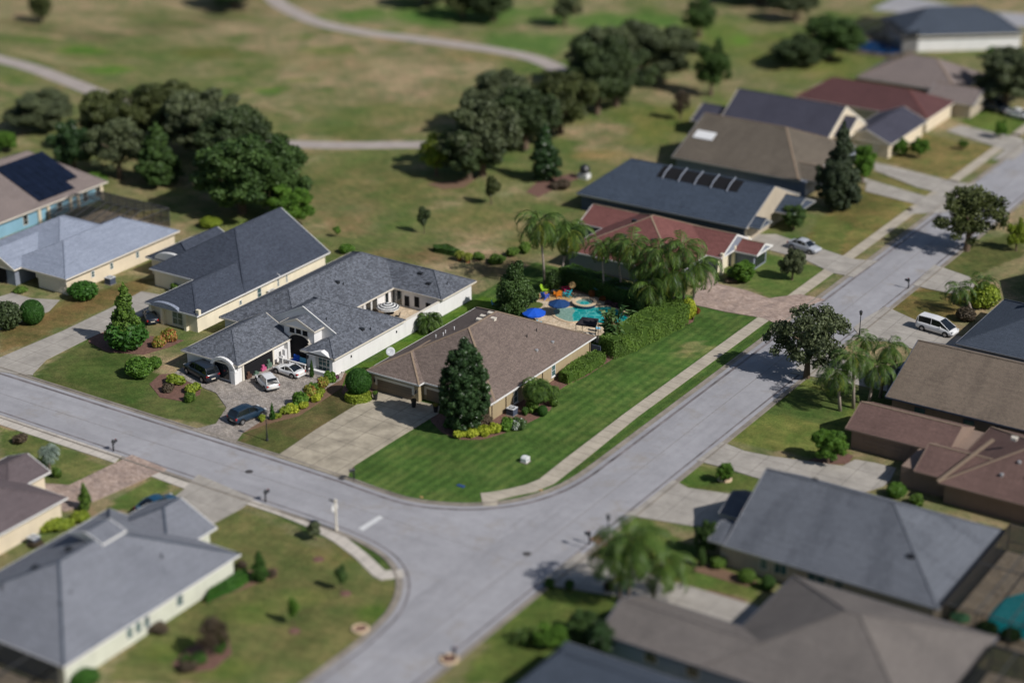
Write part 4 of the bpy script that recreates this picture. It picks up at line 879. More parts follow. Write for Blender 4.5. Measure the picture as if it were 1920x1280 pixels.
VAR['cone']=[cmesh('cone_crown',lobes_profile([(.5,1.2),(1.5,2.4),(4,2.2),(7,1.3),(9.6,.25)],60,.3,.7),9000,.26,.7,.6) for _ in range(2)]
VAR['shrub']=[cmesh('shrub_leaves',[(random.uniform(-.5,.5),random.uniform(-.5,.5),random.uniform(.3,.75),.42,.42,.36) for _ in range(10)],1100,.17,.55) for _ in range(4)]
VAR['sap']=[cmesh('sapling_crown',[(random.uniform(-.45,.45),random.uniform(-.45,.45),random.uniform(1.3,2.6),.42,.42,.5) for _ in range(12)],1300,.16,.5,asp=1.4) for _ in range(2)]
VAR['loose']=[cmesh('loose_crown',lobes_oak(5,10,60),9500,.27,.25,.3) for _ in range(3)]
def setmat(o,k):
    if len(o.material_slots): o.material_slots[0].link='OBJECT'; o.material_slots[0].material=M[k]
TRK={}
def trunk_mesh(kind):
    if kind in TRK: return TRK[kind]
    mb=MB()
    if kind=='oak':
        mb.tube([(0,0,-.1),(.1,0,2),(0,.1,4.5),(.1,0,6.5)],[.5,.36,.25,.1],8)
        for i in range(6):
            a=i*1.05; mb.tube([(0,0,2.2+.3*i),(math.cos(a)*1.6,math.sin(a)*1.6,4+.3*i),(math.cos(a)*3.2,math.sin(a)*3.2,5.5+.2*i)],[.2,.13,.05],6)
    elif kind=='sap':
        mb.tube([(0,0,-.05),(.03,0,.8),(0,.03,2)],[.07,.05,.02],6)
        for i in range(3): a=i*2.1; mb.tube([(0,0,.9+.2*i),(math.cos(a)*.4,math.sin(a)*.4,1.7+.1*i)],[.03,.01],5)
    else: mb.tube([(0,0,-.05),(0,0,1.5),(.05,0,6)],[.25,.2,.06],8)
    o=mb.build('trunk',M['trunk'],None,loc=(0,0,0)); me=o.data; bpy.data.objects.remove(o); TRK[kind]=me; return me
UNIT={'oak':(5,10),'loose':(5,10),'cone':(2.4,10),'sap':(.9,3.1),'round':(1.15,2.1)}
def tree(kind,bx,by,ty,w,label,mat='oak',group='trees of the neighbourhood',name='tree',cat='tree',world=None,h=None,r=None,trunk=True):
    if world: x,y=world
    else: x,y=G(bx,by)
    z=0; sc=PX(x,y)[2]; h=h or HT(bx,by,ty); r=r or w/2/sc; ur,uh=UNIT[kind]
    t=empty(name,(x,y,0),label,cat,group,rz=random.uniform(0,6.28),scale=(r/ur,r/ur,h/uh*1.04))
    me=random.choice(VAR[kind]); c=bpy.data.objects.new('crown',me); COL.objects.link(c); c.parent=t; setmat(c,random.choice(['oak','oakgrey','oakgrey','oakolive']) if mat=='oak' else mat)
    if trunk:
        k={'oak':'oak','loose':'oak','sap':'sap'}.get(kind,'cone'); tm=trunk_mesh(k); o=bpy.data.objects.new('trunk',tm); COL.objects.link(o); o.parent=t
        if kind=='round': o.scale=(.3,.3,.25)
    return t
def bush(bx,by,w,hpx,label,mat='hedge',kind='shrub',name='shrub',group='garden shrubs',cat='shrub',world=None,lift=0):
    x,y=world or G(bx,by); sc=PX(x,y)[2]; r=w/2/sc; h=hpx/sc/.92
    me=random.choice(VAR[kind]); uh={'shrub':1.1,'ball':2.,'round':2.1}[kind]; ur={'shrub':.9,'ball':1.,'round':1.1}[kind]
    o=bpy.data.objects.new(name,me); COL.objects.link(o); o.location=(x,y,lift); o.scale=(r/ur,r/ur,h/uh); o.rotation_euler=(0,0,random.uniform(0,6.28)); setmat(o,mat)
    return tag(o,label,cat,group)
def hedge(poly,h,label,mat='hedge',n=None,size=.105,name='hedge',cat='hedge',group=None,bulge=.15):
    """clipped hedge: footprint polygon in world metres, height h"""
    P=[Vector((*p,0)) for p in poly]; cen=sum(P,Vector())/len(P); pts=[];nr=[]
    A=0; per=0; m=len(P)
    for i in range(m): per+=(P[(i+1)%m]-P[i]).length; A+=P[i].x*P[(i+1)%m].y-P[(i+1)%m].x*P[i].y
    A=abs(A)/2; n=n or int((per*h+A)*130); pt=A/(A+per*h)
    x0,x1=min(p.x for p in P),max(p.x for p in P); y0,y1=min(p.y for p in P),max(p.y for p in P)
    k=int(n*pt); X_=RNG.uniform(x0,x1,k*4); Y_=RNG.uniform(y0,y1,k*4); ins=inpoly(X_,Y_,[(p.x,p.y) for p in P]); X_=X_[ins][:k]; Y_=Y_[ins][:k]
    bump=lambda a,b:(lattice(a+500,b+500,1.3,91)-.5)*bulge*2+(lattice(a+500,b+500,.4,92)-.5)*bulge
    T=np.stack([X_,Y_,h+bump(X_,Y_)-RNG.uniform(0,.1,len(X_))],1); TN=np.tile([0,0,1.],(len(T),1))
    L=np.array([(P[(i+1)%m]-P[i]).length for i in range(m)]); e=RNG.choice(m,size=n-k,p=L/L.sum()); f=RNG.random(n-k)
    a=np.array([p[:] for p in P]); b=np.roll(a,-1,0); S=a[e]*(1-f[:,None])+b[e]*f[:,None]; dr=(b-a)[e]; N_=np.stack([dr[:,1],-dr[:,0],0*dr[:,0]],1); N_/=np.linalg.norm(N_,axis=1)[:,None]+1e-9
    sg=np.sign(np.sum((S-np.array(cen[:]))*N_,1))[:,None]; N_*=sg; zz=RNG.uniform(0,h,n-k); S[:,2]=zz; S+=N_*((bump(S[:,0]+S[:,1],zz)+.02)[:,None]); S-=N_*(.12*(zz/h)**3)[:,None]
    PP=np.concatenate([T,S]); NN=np.concatenate([TN,N_]); V,Q=quads(PP,NN,size,1.5,.8); F=np.clip(.45*lattice(PP[:,0]*1+99,PP[:,1]+PP[:,2],1.1,5)+.1+.5*RNG.random(len(PP)),0,1)
    # dense inner body
    bm_n=len(V); ins2=[cen+(p-cen)*.93 for p in P]; bv=[(p.x,p.y,0) for p in ins2]+[(p.x,p.y,h-.12) for p in ins2]
    me=bpy.data.meshes.new(name); c=Vector((cen.x,cen.y,0)); allv=[Vector(v)-c for v in np.concatenate([V,np.array(bv)]).tolist()]
    fs=Q.tolist()+[tuple(bm_n+m+i for i in range(m))]+[(bm_n+i,bm_n+(i+1)%m,bm_n+m+(i+1)%m,bm_n+m+i) for i in range(m)]
    me.from_pydata(allv,[],fs); at=me.attributes.new('v','FLOAT','FACE'); at.data.foreach_set('value',np.concatenate([F,np.full(m+1,.2)]).astype(np.float32)); me.materials.append(M[mat])
    o=bpy.data.objects.new(name,me); COL.objects.link(o); o.location=c; return tag(o,label,cat,group)
# ---- palms
def frond_pts(L,elev,droop,n=9):
    x=z=0; e=elev; pts=[(0,0)]; st=L/n
    for i in range(n): x+=math.cos(e)*st; z+=math.sin(e)*st; pts.append((x,z)); e-=droop/n*(1+i*.12)
    return pts
def palm_crown(nf,L,leaf,width,droopiness=1.,up=1.2,rnd=.25,stiff=False,bunch=24,elow=-.5):
    V=[];F=[];A=[]
    for k in range(nf):
        az=k*2.399+random.uniform(-.2,.2); t=(k+.5)/nf; el=up-(up-elow)*t+random.uniform(-rnd,rnd)*.5
        LL=L*random.uniform(.8,1.1)*(.75+.25*math.sin(math.pi*min(1,t+.3))); pts=frond_pts(LL,el,droopiness*(1.1+1.1*(1-t)),10)
        ca,sa=math.cos(az),math.sin(az); tw=random.uniform(-.3,.3)
        P=[Vector((ca*x,sa*x,z)) for x,z in pts]; side=Vector((-sa,ca,0)); fv=random.random()
        for i in range(bunch):
            u=.12+.88*i/bunch; q=u*10; j=min(9,int(q)); p=P[j].lerp(P[j+1],q-j); d=(P[j+1]-P[j]).normalized()
            ll=leaf*math.sin(math.pi*min(1,u*.85+.12))*random.uniform(.8,1.15)+.08
            for s in (-1,1):
                dirn=(side*s*(1-.35*(not stiff))+d*.55+Vector((0,0,-(.05 if stiff else .52)*random.uniform(.6,1.2)))+Vector((0,0,tw*s*.3))).normalized()
                e=p+dirn*ll; m=p+dirn*ll*.5+Vector((0,0,.06*ll)); wv=d*width*.5; b=len(V)
                V+= [p-wv*.6,m-wv,e,m+wv]; F.append((b,b+1,b+2,b+3)); A.append(min(1,max(0,.35*fv+.65*random.random())))
        b=len(V)
        for i,p in enumerate(P): w=side*(.035*(1-i/12)); V+=[p-w,p+w+Vector((0,0,.02))]
        for i in range(10): F.append((b+2*i,b+2*i+1,b+2*i+3,b+2*i+2)); A.append(.7)
    me=bpy.data.meshes.new('fronds'); me.from_pydata(V,[],F); at=me.attributes.new('v','FLOAT','FACE'); at.data.foreach_set('value',A); me.materials.append(M['palm']); return me
PC={'queen':[palm_crown(17,3.1,.74,.07,1.12,1.3,elow=-.6,bunch=34) for _ in range(3)],'dead':[palm_crown(3,2.6,.5,.09,1.9,.3,elow=-.5) for _ in range(2)],'yellow':[palm_crown(4,2.6,.55,.08,1.3,.2,elow=-.5)],
    'date':[palm_crown(42,1.45,.34,.05,1.1,1.45,stiff=True,bunch=22,elow=-.5) for _ in range(2)],'tuft':[palm_crown(34,1.5,.40,.08,1.0,1.5,bunch=16,elow=-.3)]}
def palm(bx,by,cx_,cy_,spread,label,kind='queen',mat='palm',dead=0,yellow=0,group='feather palms',name='palm_tree',trunks=1,thick=.17,world=None,hh=None):
    """base pixel, crown-centre pixel (height solved on the base's vertical)"""
    x,y=world or G(bx,by); h=hh or HT(bx,by,cy_) ; sc=PX(x,y,h)[2]; 
    lean=((cx_-PX(x,y,h)[0])/sc); r=spread/2/sc; unit={'queen':2.7,'date':1.4,'tuft':1.4}[kind]; s=r/unit
    t=empty(name,(x,y,0),label,'palm tree',group)
    top=Vector((RX*lean,RY*lean,h)); 
    for k in range(trunks):
        o=Vector((.35*k,-.3*k,0)); mb=MB(); mb.tube([(x+o.x,y+o.y,-.1),(x+o.x+top.x*.25,y+o.y+top.y*.25,h*.35),(x+o.x+top.x*.7,y+o.y+top.y*.7,h*.75),(x+o.x+top.x,y+o.y+top.y,h+.05)],[thick*1.3,thick,thick*.9,thick*.8],9)
        mb.build('trunk',M['palmtrunk'],t,True)
        c=bpy.data.objects.new('fronds',random.choice(PC[kind])); COL.objects.link(c); c.parent=t; c.location=top+o; c.scale=(s,s,s); c.rotation_euler=(0,0,random.uniform(0,6.28)); setmat(c,mat)
    for kk,mt,nn in (('dead','palmdead',dead),('yellow','palmy',yellow)):
        for _ in range(nn):
            c=bpy.data.objects.new('withered_fronds' if kk=='dead' else 'yellow_fronds',random.choice(PC[kk])); COL.objects.link(c); c.parent=t; c.location=top; c.scale=(s*1.08,s*1.08,s*1.08); c.rotation_euler=(0,0,random.uniform(0,6.28)); setmat(c,mt)
    return t
# --- focus area planting
mg=empty('magnolia_tree',(*G(872,808),0),'tall dark glossy magnolia tree in front of the tan corner house','tree')
gx_,gy_=G(872,808); k=1/PX(gx_,gy_)[2]
prof=[(z,r*k*.93) for z,r in ((.9,30),(2.0,42),(3.2,49),(4.6,51),(6.0,49),(7.2,43),(8.3,36),(9.2,28),(9.9,15))]
L=lobes_profile(prof,230,.22,.52); me=cmesh('crown',L,38000,.16,.66,.5,1.7); c=bpy.data.objects.new('crown',me); COL.objects.link(c); c.parent=mg; setmat(c,'magnolia')
MB().tube([(gx_,gy_,-.1),(gx_,gy_,2.5),(gx_,gy_,8)],[.28,.22,.06],10).build('trunk',M['trunk'],mg)
bl_=bush(673,744,47,45,'large clipped ball shrub rising from a yellow green ring left of the garage','topiary','ball','ball_topiary',None,'topiary',lift=.45)
x,y=G(673,748); pts=[]; 
rg=[(x+1.45*math.cos(a),y+1.45*math.sin(a)) for a in np.linspace(0,2*math.pi,22)[:-1]]
hedge(rg,.75,'low yellow green clipped ring hedge round the foot of the ball shrub','yellowgreen',size=.10,group=None,n=3200)
ft=empty('broadleaf_tree',(*G(965,592),0),'bushy dark green tree between the white house and the pool garden','tree')
x,y=G(965,592); L=[(0,0,3.0,2.2,2.2,2.3)]+[(math.cos(a)*q,math.sin(a)*q,z,s,s,s*.85) for a,q,z,s in [(random.uniform(0,6.28),random.uniform(.8,2.1),random.uniform(1.,4.6),random.uniform(.6,1.0)) for _ in range(26)]]+[(0,0,5.6,1.,1.,1.2),(.4,.3,6.4,.6,.6,.8)]
me=cmesh('crown',L,17000,.18,.68,.6); c=bpy.data.objects.new('crown',me); COL.objects.link(c); c.parent=ft; setmat(c,'oakgreen'); MB().tube([(x,y,-.1),(x,y,3)],[.2,.1],8).build('trunk',M['trunk'],ft)
# hedges
hedge([(10.2,20.1),(13.3,17.8),(14.4,17.5),(15.4,16.3),(13.2,2.2),(12.4,1.6),(10.6,1.9),(10.0,3.0)] if 0 else [(10.5,2.2),(12.6,1.9),(13.4,3.0),(15.2,15.6),(14.4,17.6),(11.2,17.9),(10.6,12)],2.3,'long thick clipped green hedge between the pool garden and the corner lawn',n=26000,bulge=.22)
hedge([(10.6,-6.6),(12.0,-7.0),(12.6,-1),(12.4,.6),(10.8,1.0),(10.5,-3)],1.25,'lower clipped hedge along the east wall of the tan corner house',n=11000,bulge=.2)
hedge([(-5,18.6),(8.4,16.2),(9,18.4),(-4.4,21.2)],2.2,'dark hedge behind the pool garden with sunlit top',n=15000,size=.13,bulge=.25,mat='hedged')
bush(1290,598,32,40,'yellow green rounded shrub at the far end of the long hedge','yellow','round')
# front bed
for i,(px,py,w,h,mt,lab) in enumerate([(862,818,30,15,'yellow','yellow leaved shrub, first from the left in the row under the magnolia'),(884,818,30,16,'yellow','yellow leaved shrub, second from the left in the row under the magnolia'),(906,815,30,17,'yellow','yellow leaved shrub, third from the left in the row under the magnolia'),(926,810,28,17,'yellow','yellow leaved shrub at the right end of the row under the magnolia'),
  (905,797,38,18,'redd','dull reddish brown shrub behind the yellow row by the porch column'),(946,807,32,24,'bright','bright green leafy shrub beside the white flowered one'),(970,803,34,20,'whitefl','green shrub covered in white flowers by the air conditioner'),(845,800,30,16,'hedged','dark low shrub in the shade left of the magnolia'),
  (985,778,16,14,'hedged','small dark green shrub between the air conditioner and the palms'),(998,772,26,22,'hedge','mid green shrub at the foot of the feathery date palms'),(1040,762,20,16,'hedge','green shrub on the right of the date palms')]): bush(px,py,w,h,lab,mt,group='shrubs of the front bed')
bush(1017,779,19,19,'small clipped round shrub on red mulch by the date palms','topiary','ball','ball_shrub',None)
palm(1002,765,1004,728,84,'squat feathery date palm with twin trunks by the east wall','date',trunks=2,thick=.13,group=None,mat='palm')
palm(1030,757,1032,734,58,'smaller feathery date palm right of the twin trunk one','date',trunks=1,thick=.1,group=None,mat='palm')
palm(803,622,804,602,76,'bushy fan palm against the long white side wall','tuft',thick=.12,group=None,mat='palm')
for px,py,w,h,mt,lab in [(619,716,26,20,'bright','feathery green shrub nearest the white house by the court'),(607,727,30,24,'croton','tall red and yellow croton beside the feathery green shrub'),(588,735,22,18,'bright','green shrub between the two crotons'),(580,746,26,24,'croton','red and yellow croton in the middle of the driveway bed'),(600,742,24,14,'yellowgreen','yellow green shrub below the taller croton'),(590,752,24,14,'yellow','bright yellow shrub right of the middle croton'),
  (562,762,34,26,'bright','spreading bright green shrub in the driveway bed'),(572,764,26,14,'yellow','bright yellow shrub below the spreading green one'),(548,772,30,14,'yellow','wide yellow shrub near the left end of the driveway bed'),(534,776,24,14,'yellowgreen','yellow green shrub at the left end of the driveway bed'),(520,784,16,10,'yellowgreen','tiny yellow green shrub right of the thin cypress'),(492,790,16,12,'yellowgreen','small shrub by the black lamp post'),(631,712,12,10,'pink','pink tinged shrub by the corner of the white house')]: bush(px,py,w,h,lab,mt,group='shrubs along the paved court')
def cyp(bx,by,ty,w,lab,mat='topiary'): return tree('cone',bx,by,ty,w,lab,mat,'narrow conical evergreens','cypress_tree','cypress')
cyp(511,787,757,12,'thin bright green cypress near the lamp post in the driveway bed'); cyp(585,708,676,9,'dark slim cypress in a pot beside the balustrade','hedged')
# bird of paradise by the pool
bp=empty('bird_of_paradise',(*G(1150,652),0),'big paddle leaved plant with dry stalks at the end of the pool','plant'); V=[];F=[];Aa=[]; bx_,by_=G(1150,652)
for i in range(95):
    a=random.uniform(0,6.28); r0=random.uniform(0,.9); p=Vector((math.cos(a*1.7)*r0,math.sin(a*1.7)*r0,0)); h=random.uniform(1.8,5.6); out=random.uniform(.3,1.5); d=Vector((math.cos(a),math.sin(a),0)); s=Vector((-d.y,d.x,0))
    q0=p+d*out*.5+Vector((0,0,h*.7)); q1=q0+d*out*.6+Vector((0,0,h*.22)); q2=q1+d*out*.6+Vector((0,0,-.15)); w=random.uniform(.18,.34); b=len(V); fv=random.random()
    V+=[q0-s*.03,q0+s*.03,q1-s*w,q1+s*w,q2-s*.02,q2+s*.02,p-s*.03,p+s*.03]; F+=[(b,b+1,b+3,b+2),(b+2,b+3,b+5,b+4),(b+6,b+7,b+1,b)]; Aa+=[fv,fv*.9,.65]
me=bpy.data.meshes.new('leaves'); me.from_pydata(V,[],F); at=me.attributes.new('v','FLOAT','FACE'); at.data.foreach_set('value',Aa); me.materials.append(M['bird']); o=bpy.data.objects.new('leaves',me); COL.objects.link(o); o.parent=bp
sb=MB()
for i in range(7): a=i*.9; sb.tube([(bx_+.5*math.cos(a),by_+.5*math.sin(a),0),(bx_+.7*math.cos(a),by_+.7*math.sin(a),2.2)],[.1,.06],6)
sb.build('stem',M['palmtrunk'],bp)
# queen palms round the pool
for a in [(1021,532,1012,425,86,'tall palm with a pale trunk behind the bright coloured garden chairs',0,2,1),(1052,528,1066,442,82,'palm leaning right with yellowing fronds behind the garden chairs',0,3,0),
  (1133,560,1128,470,56,'sparse palm with withered hanging fronds in front of the red roof',3,1,1),(1166,560,1156,468,60,'palm with tan dead fronds in front of the pale side wall',2,1,1),
  (1190,572,1186,466,78,'palm left of the dense palm group in front of the red roof',0,1,1),(1215,580,1206,500,74,'lower palm in the shade of the dense palm group',0,1,1),(1240,588,1240,480,84,'tallest palm in the middle of the dense palm group',0,1,1),
  (1262,592,1262,520,92,'low palm of the dense group with fronds hanging over the long hedge',0,3,1),(1282,588,1280,472,84,'palm at the back right of the dense palm group',0,0,1),(1298,590,1308,505,88,'palm at the right end of the group reaching over the paved drive',0,1,1),(1222,596,1218,545,76,'shortest palm of the dense group above the hedge end',0,1,1)]:
    palm(a[0],a[1],a[2],a[3]-9,a[4]*1.62,a[5],dead=a[6],yellow=a[7],group='palms round the pool garden',thick=.14)
bush(1037,545,32,40,'rounded pale green shrub behind the pink garden chair','oakgreen','round')
for px,py,w,h,mt,lab in [(1000,502,70,0,0,0)]: pass
for px,py,w,h,mt,lab in [(1111,557,16,14,'fire','orange red spiky plant on the shaded bank left of the blue float'),(1129,564,14,9,'fire','low dark red plant in the shaded bank'),(1142,572,18,8,'pink','pink flowering ground shrub on the shaded bank'),(1155,577,18,8,'pink','second pink flowering shrub further right on the shaded bank'),(1168,582,22,14,'oakgreen','pale clipped ball shrub in the shaded bank'),(1185,592,26,14,'hedged','dark shrub at the right end of the shaded bank'),(1200,600,26,12,'hedged','dark shrub beside the end of the long hedge'),
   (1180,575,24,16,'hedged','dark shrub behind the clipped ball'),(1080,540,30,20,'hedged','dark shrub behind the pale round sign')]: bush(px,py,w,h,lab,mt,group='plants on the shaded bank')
# back yard shrubs
hedge(GP([(812,468),(838,466),(862,476),(858,482),(835,478),(815,474)]),.7,'low dark hedge at the back edge of the yard, left of the potted palms','hedged',size=.16,n=1800)
bush(900,487,30,12,'dark low shrub right of the potted palms'); bush(930,492,36,14,'wide dark low shrub near the bushy tree'); bush(960,478,32,16,'green shrub in front of the tall pale trunk palm'); bush(985,474,28,18,'green shrub beside the palms behind the pool')
for px,py,lab in ((862,488,'yellowish palm in a pot at the back of the yard, left one'),(877,492,'yellowish palm in a terracotta pot at the back of the yard, right one')):
    x,y=G(px,py); t=empty('potted_palm',(x,y,0),lab,'potted plant','potted palms at the yard edge'); MB().lathe((x,y,0),[(.25,0),(.38,.5),(.34,.5),(.3,.42),(.02,.42)],12).build('pot',M['terracotta'],t)
    c=bpy.data.objects.new('fronds',PC['tuft'][0]); COL.objects.link(c); c.parent=t; c.location=(0,0,.9); c.scale=(.75,.75,.75); setmat(c,'palmy'); MB().tube([(x,y,.4),(x,y,.95)],.1,6).build('stem',M['palmtrunk'],t)
tree('sap',632,444,424,16,'tiny sapling in the dry field left of the low round bush','bright','young trees in the field','sapling'); bush(650,474,30,16,'low round bright bush behind the white courtyard house','bright','round')
tree('sap',795,438,388,26,'slender young tree in the dry field behind the white house','oak','young trees in the field','young_tree'); tree('sap',921,384,332,36,'young tree with a round crown near the oak belt','oak','young trees in the field','young_tree')
# --- park oaks
P_='trees of the golf course'
for bx,by,ty,w,lab,mt,kd in [
 (80,240,178,112,'low wide grey green tree standing apart at the left of the golf course','oak','oak'),(140,325,228,70,'very dark tree at the left end of the left hand oak group','magnolia','oak'),
 (215,290,172,100,'oak behind the dark tree at the left of the oak group','oak','oak'),(305,270,152,110,'tallest looking oak at the back of the left hand oak group','oak','oak'),(225,335,225,90,'oak in front of the left hand group near the solar roof','oak','loose'),
 (385,300,172,120,'broad oak at the back right of the left hand group','oak','oak'),(300,345,240,70,'dark oval tree in the middle of the left hand group','oakgreen','cone'),(440,345,205,120,'oak in the right half of the left hand group','oak','oak'),
 (455,400,260,150,'big oak at the front of the left hand group','oakgreen','oak'),(520,402,268,120,'green oak at the right edge of the left hand group above the cream house','oakgreen','oak'),(545,424,350,60,'small bright tree touching the peak of the cream house roof','bright','oak'),
 (905,330,185,118,'large dark oak at the left front of the central oak belt','oak','oak'),(880,335,240,90,'oak with drooping crown at the foot of the central oak belt','oak','oak'),(935,250,136,120,'oak at the back left of the central belt near the cart path','oak','oak'),
 (985,280,165,110,'oak in the middle of the central belt','oak','oak'),(1050,250,135,110,'grey green oak right of the middle of the central belt','oak','loose'),(1120,215,70,100,'dark oak in front of the right part of the central belt','oak','oak'),
 (1155,200,85,110,'wide oak with pale crown in the right part of the central belt','oak','loose'),(1130,160,50,100,'oak at the back of the right part of the central belt','oak','oak'),(1225,150,42,124,'big oak at the far right end of the central belt','oak','oak'),
 (1110,150,90,70,'dark small oak where the cart path enters the belt','magnolia','oak'),
 (818,330,250,52,'yellow green young tree at the left foot of the central belt','yellowgreen','loose'),(78,42,-14,36,'small lone tree in the top left corner of the golf course','oak','oak'),
 (868,34,-40,70,'shade tree at the top edge right of the cart path','oak','oak'),(925,42,-36,70,'shade tree at the top edge, right of its twin','oak','oak'),(1060,50,-20,50,'pale trunked tree at the top edge left of the oak belt','oak','loose'),(800,12,-60,80,'dark tree cut by the top edge above the cart path','oak','oak'),
 (1333,180,72,60,'thin pale trunked tree with airy crown right of the oak belt','oakgreen','loose'),(1312,70,-5,60,'airy tree at the top right of the oak belt','oakgreen','loose'),(1555,112,32,96,'round dark tree left of the blue pool cage','oakgreen','oak'),
 (1500,122,72,90,'low dark spreading tree next to the round dark one','oak','oak'),(1492,40,-30,70,'tree at the top edge above the low spreading tree','oak','oak'),(1425,6,-60,110,'dark tree cut by the top edge right of the airy tree','magnolia','oak'),(1235,235,150,0,'',0,0),
 (440,14,-60,100,'dark thicket tree cut by the top edge in the left half','magnolia','oak'),(1275,225,170,26,'bare brownish sapling right of the oak belt','redd','loose'),(10,285,248,40,'bright green tree cut by the left edge','bright','oak')]:
    if kd: tree(kd,bx,by,ty,w*1.3,lab,mt,P_,'oak_tree' if kd=='oak' else 'tree')
mt_=tree('cone',1022,338,242,64,'dark conical magnolia with a mulch bed near the slate house','magnolia',P_,'magnolia_tree')
bush(1045,352,50,14,'reddish low shrubs in the bed right of the dark conical magnolia','redd'); bush(740,340,50,18,'low dark shrub in shade left of the central belt','hedged')if 0 else None
# --- right side trees
Rg='street trees and yard trees on the right'
for bx,by,ty,w,lab,mt,kd in [(1572,392,243,78,'tall dark conical tree between the driveways on the right','cypress','cone'),(1560,395,300,70,'dark lower tree at the foot of the tall conical one','cypress','oak'),(1617,345,272,48,'bright green tree right of the tall conical one','bright','oak'),
 (1812,470,354,136,'large dark oak beside the road on the right','oak','loose'),(1512,708,574,146,'loose grey green oak beside the road above the palms','oakgrey','loose'),(1485,525,466,46,'small dark tree on the lawn by the second driveway','oak','oak'),
 (1885,200,92,150,'big dark oak in the upper right corner by the driveways','oak','oak'),(1395,530,490,50,'green shrubby tree at the red roofed house entrance','bright','oak'),(1488,430,385,50,'green round tree in front of the slate house gable','oakgreen','oak'),
 (1552,868,808,68,'bushy green tree beside the brown garage','bright','oak'),(1358,905,868,32,'small tree with a round crown in the stone ring planter','bright','oak'),(1325,1040,978,52,'green tree left of the weathered grey roof','oakgreen','oak'),
 (1095,1195,1150,80,'dark leafy tree in the shade near the bottom right roofs','oakgreen','oak'),(1030,1215,1170,60,'bright green small tree near the steel roof','bright','oak'),(1130,1230,1170,70,'dark tree left of the pale blue wall','magnolia','oak'),
 (1690,292,262,34,'bright round shrub tree at the dark slate roofed house','bright','oak'),(1722,296,258,36,'bright green tree beside the sloping lawn','bright','oak'),(1645,215,190,60,'green tree between the slate and red roofs','bright','oak'),(1875,260,225,26,'small green tree near the upper right driveway','bright','oak'),(1905,470,410,46,'yellowish palm like tree at the right edge','yellowgreen','loose'),
 (1805,280,262,20,'small dark round bush by the red roofed driveway','hedge','oak'),(1860,110,88,30,'bright green tree in front of the white walled house','bright','oak')]:
    tree(kd,bx,by,ty,w,lab,mt,Rg,'tree')
for px,py,w,h,mt,lab in [(1845,575,60,44,'yellowgreen','yellow green shrub beside the spiky palms'),(1810,600,40,24,'redd','dark red shrub at the foot of the spiky palms'),(1385,525,50,26,'bright','green shrub by the red roofed house drive'),(1370,530,26,10,'redd','reddish plant at the edge of the paved drive'),(1306,588,14,12,'fire','bright red flower clump at the drive end of the long hedge'),
  (1680,930,40,26,'bright','round green shrub behind the weathered grey roof ridge'),(1720,945,30,18,'hedge','shrub beside the brown house wall'),(1345,1060,40,20,'hedge','clipped green shrub by the beige wall'),(1400,1090,36,24,'hedge','shrub under the beige wall windows'),(1440,1105,30,28,'hedged','dark conical shrub under the beige wall'),(1315,1062,16,40,'oakgreen','narrow pale green shrub left of the beige wall'),
  (1600,205,60,18,'hedge','long green bush between the dark red and slate roofs'),(1140,1105,20,14,'redd','reddish shrub at the foot of the palm trunks'),(1068,1104,22,16,'hedged','dark low shrub on the kerb below the driveway'),(1030,1100,24,16,'hedged','dark low shrub at the corner of the driveway mouth'),(1300,1262,40,30,'yellowgreen','yellow green shrub by the pale blue wall'),(1350,1272,20,16,'hedged','small dark shrub by the pale blue wall'),
  (1850,1190,44,26,'hedged','dark shrub by the lower pool'),(1895,1200,40,24,'hedged','shrub at the right edge by the lower pool'),(1660,1150,24,14,'bright','bright shrub between the grey house and the warm grey roof')]:
    bush(px,py,w,h,lab,mt,'round' if h>22 else 'shrub')
for a in [(1575,770,1568,700,96,'left palm of the clump by the tan roofed house'),(1600,765,1600,672,90,'middle palm of the clump by the tan roofed house'),(1628,760,1645,690,90,'right palm of the clump by the tan roofed house'),(1650,745,1668,655,80,'tall palm behind the clump by the tan roofed house'),
  (1163,1130,1158,1036,150,'left palm of the pair above the warm grey roof'),(1178,1135,1185,1014,165,'tall palm of the pair above the warm grey roof'),(1222,1128,1242,1056,140,'right hand palm above the warm grey roof'),(1005,1200,985,1190,70,'low palm on the lawn at the bottom centre'),(1822,585,1800,545,70,'spiky blue green palm beside the small driveway'),(1850,570,1846,530,60,'second spiky palm behind the yellow green shrub'),(1625,700,1625,640,60,'palm above the driveway of the tan roofed house')]:
    palm(a[0],a[1],a[2],a[3]-4,a[4]*1.3,a[5],yellow=1,group='palms on the right hand lots',trunks=1)
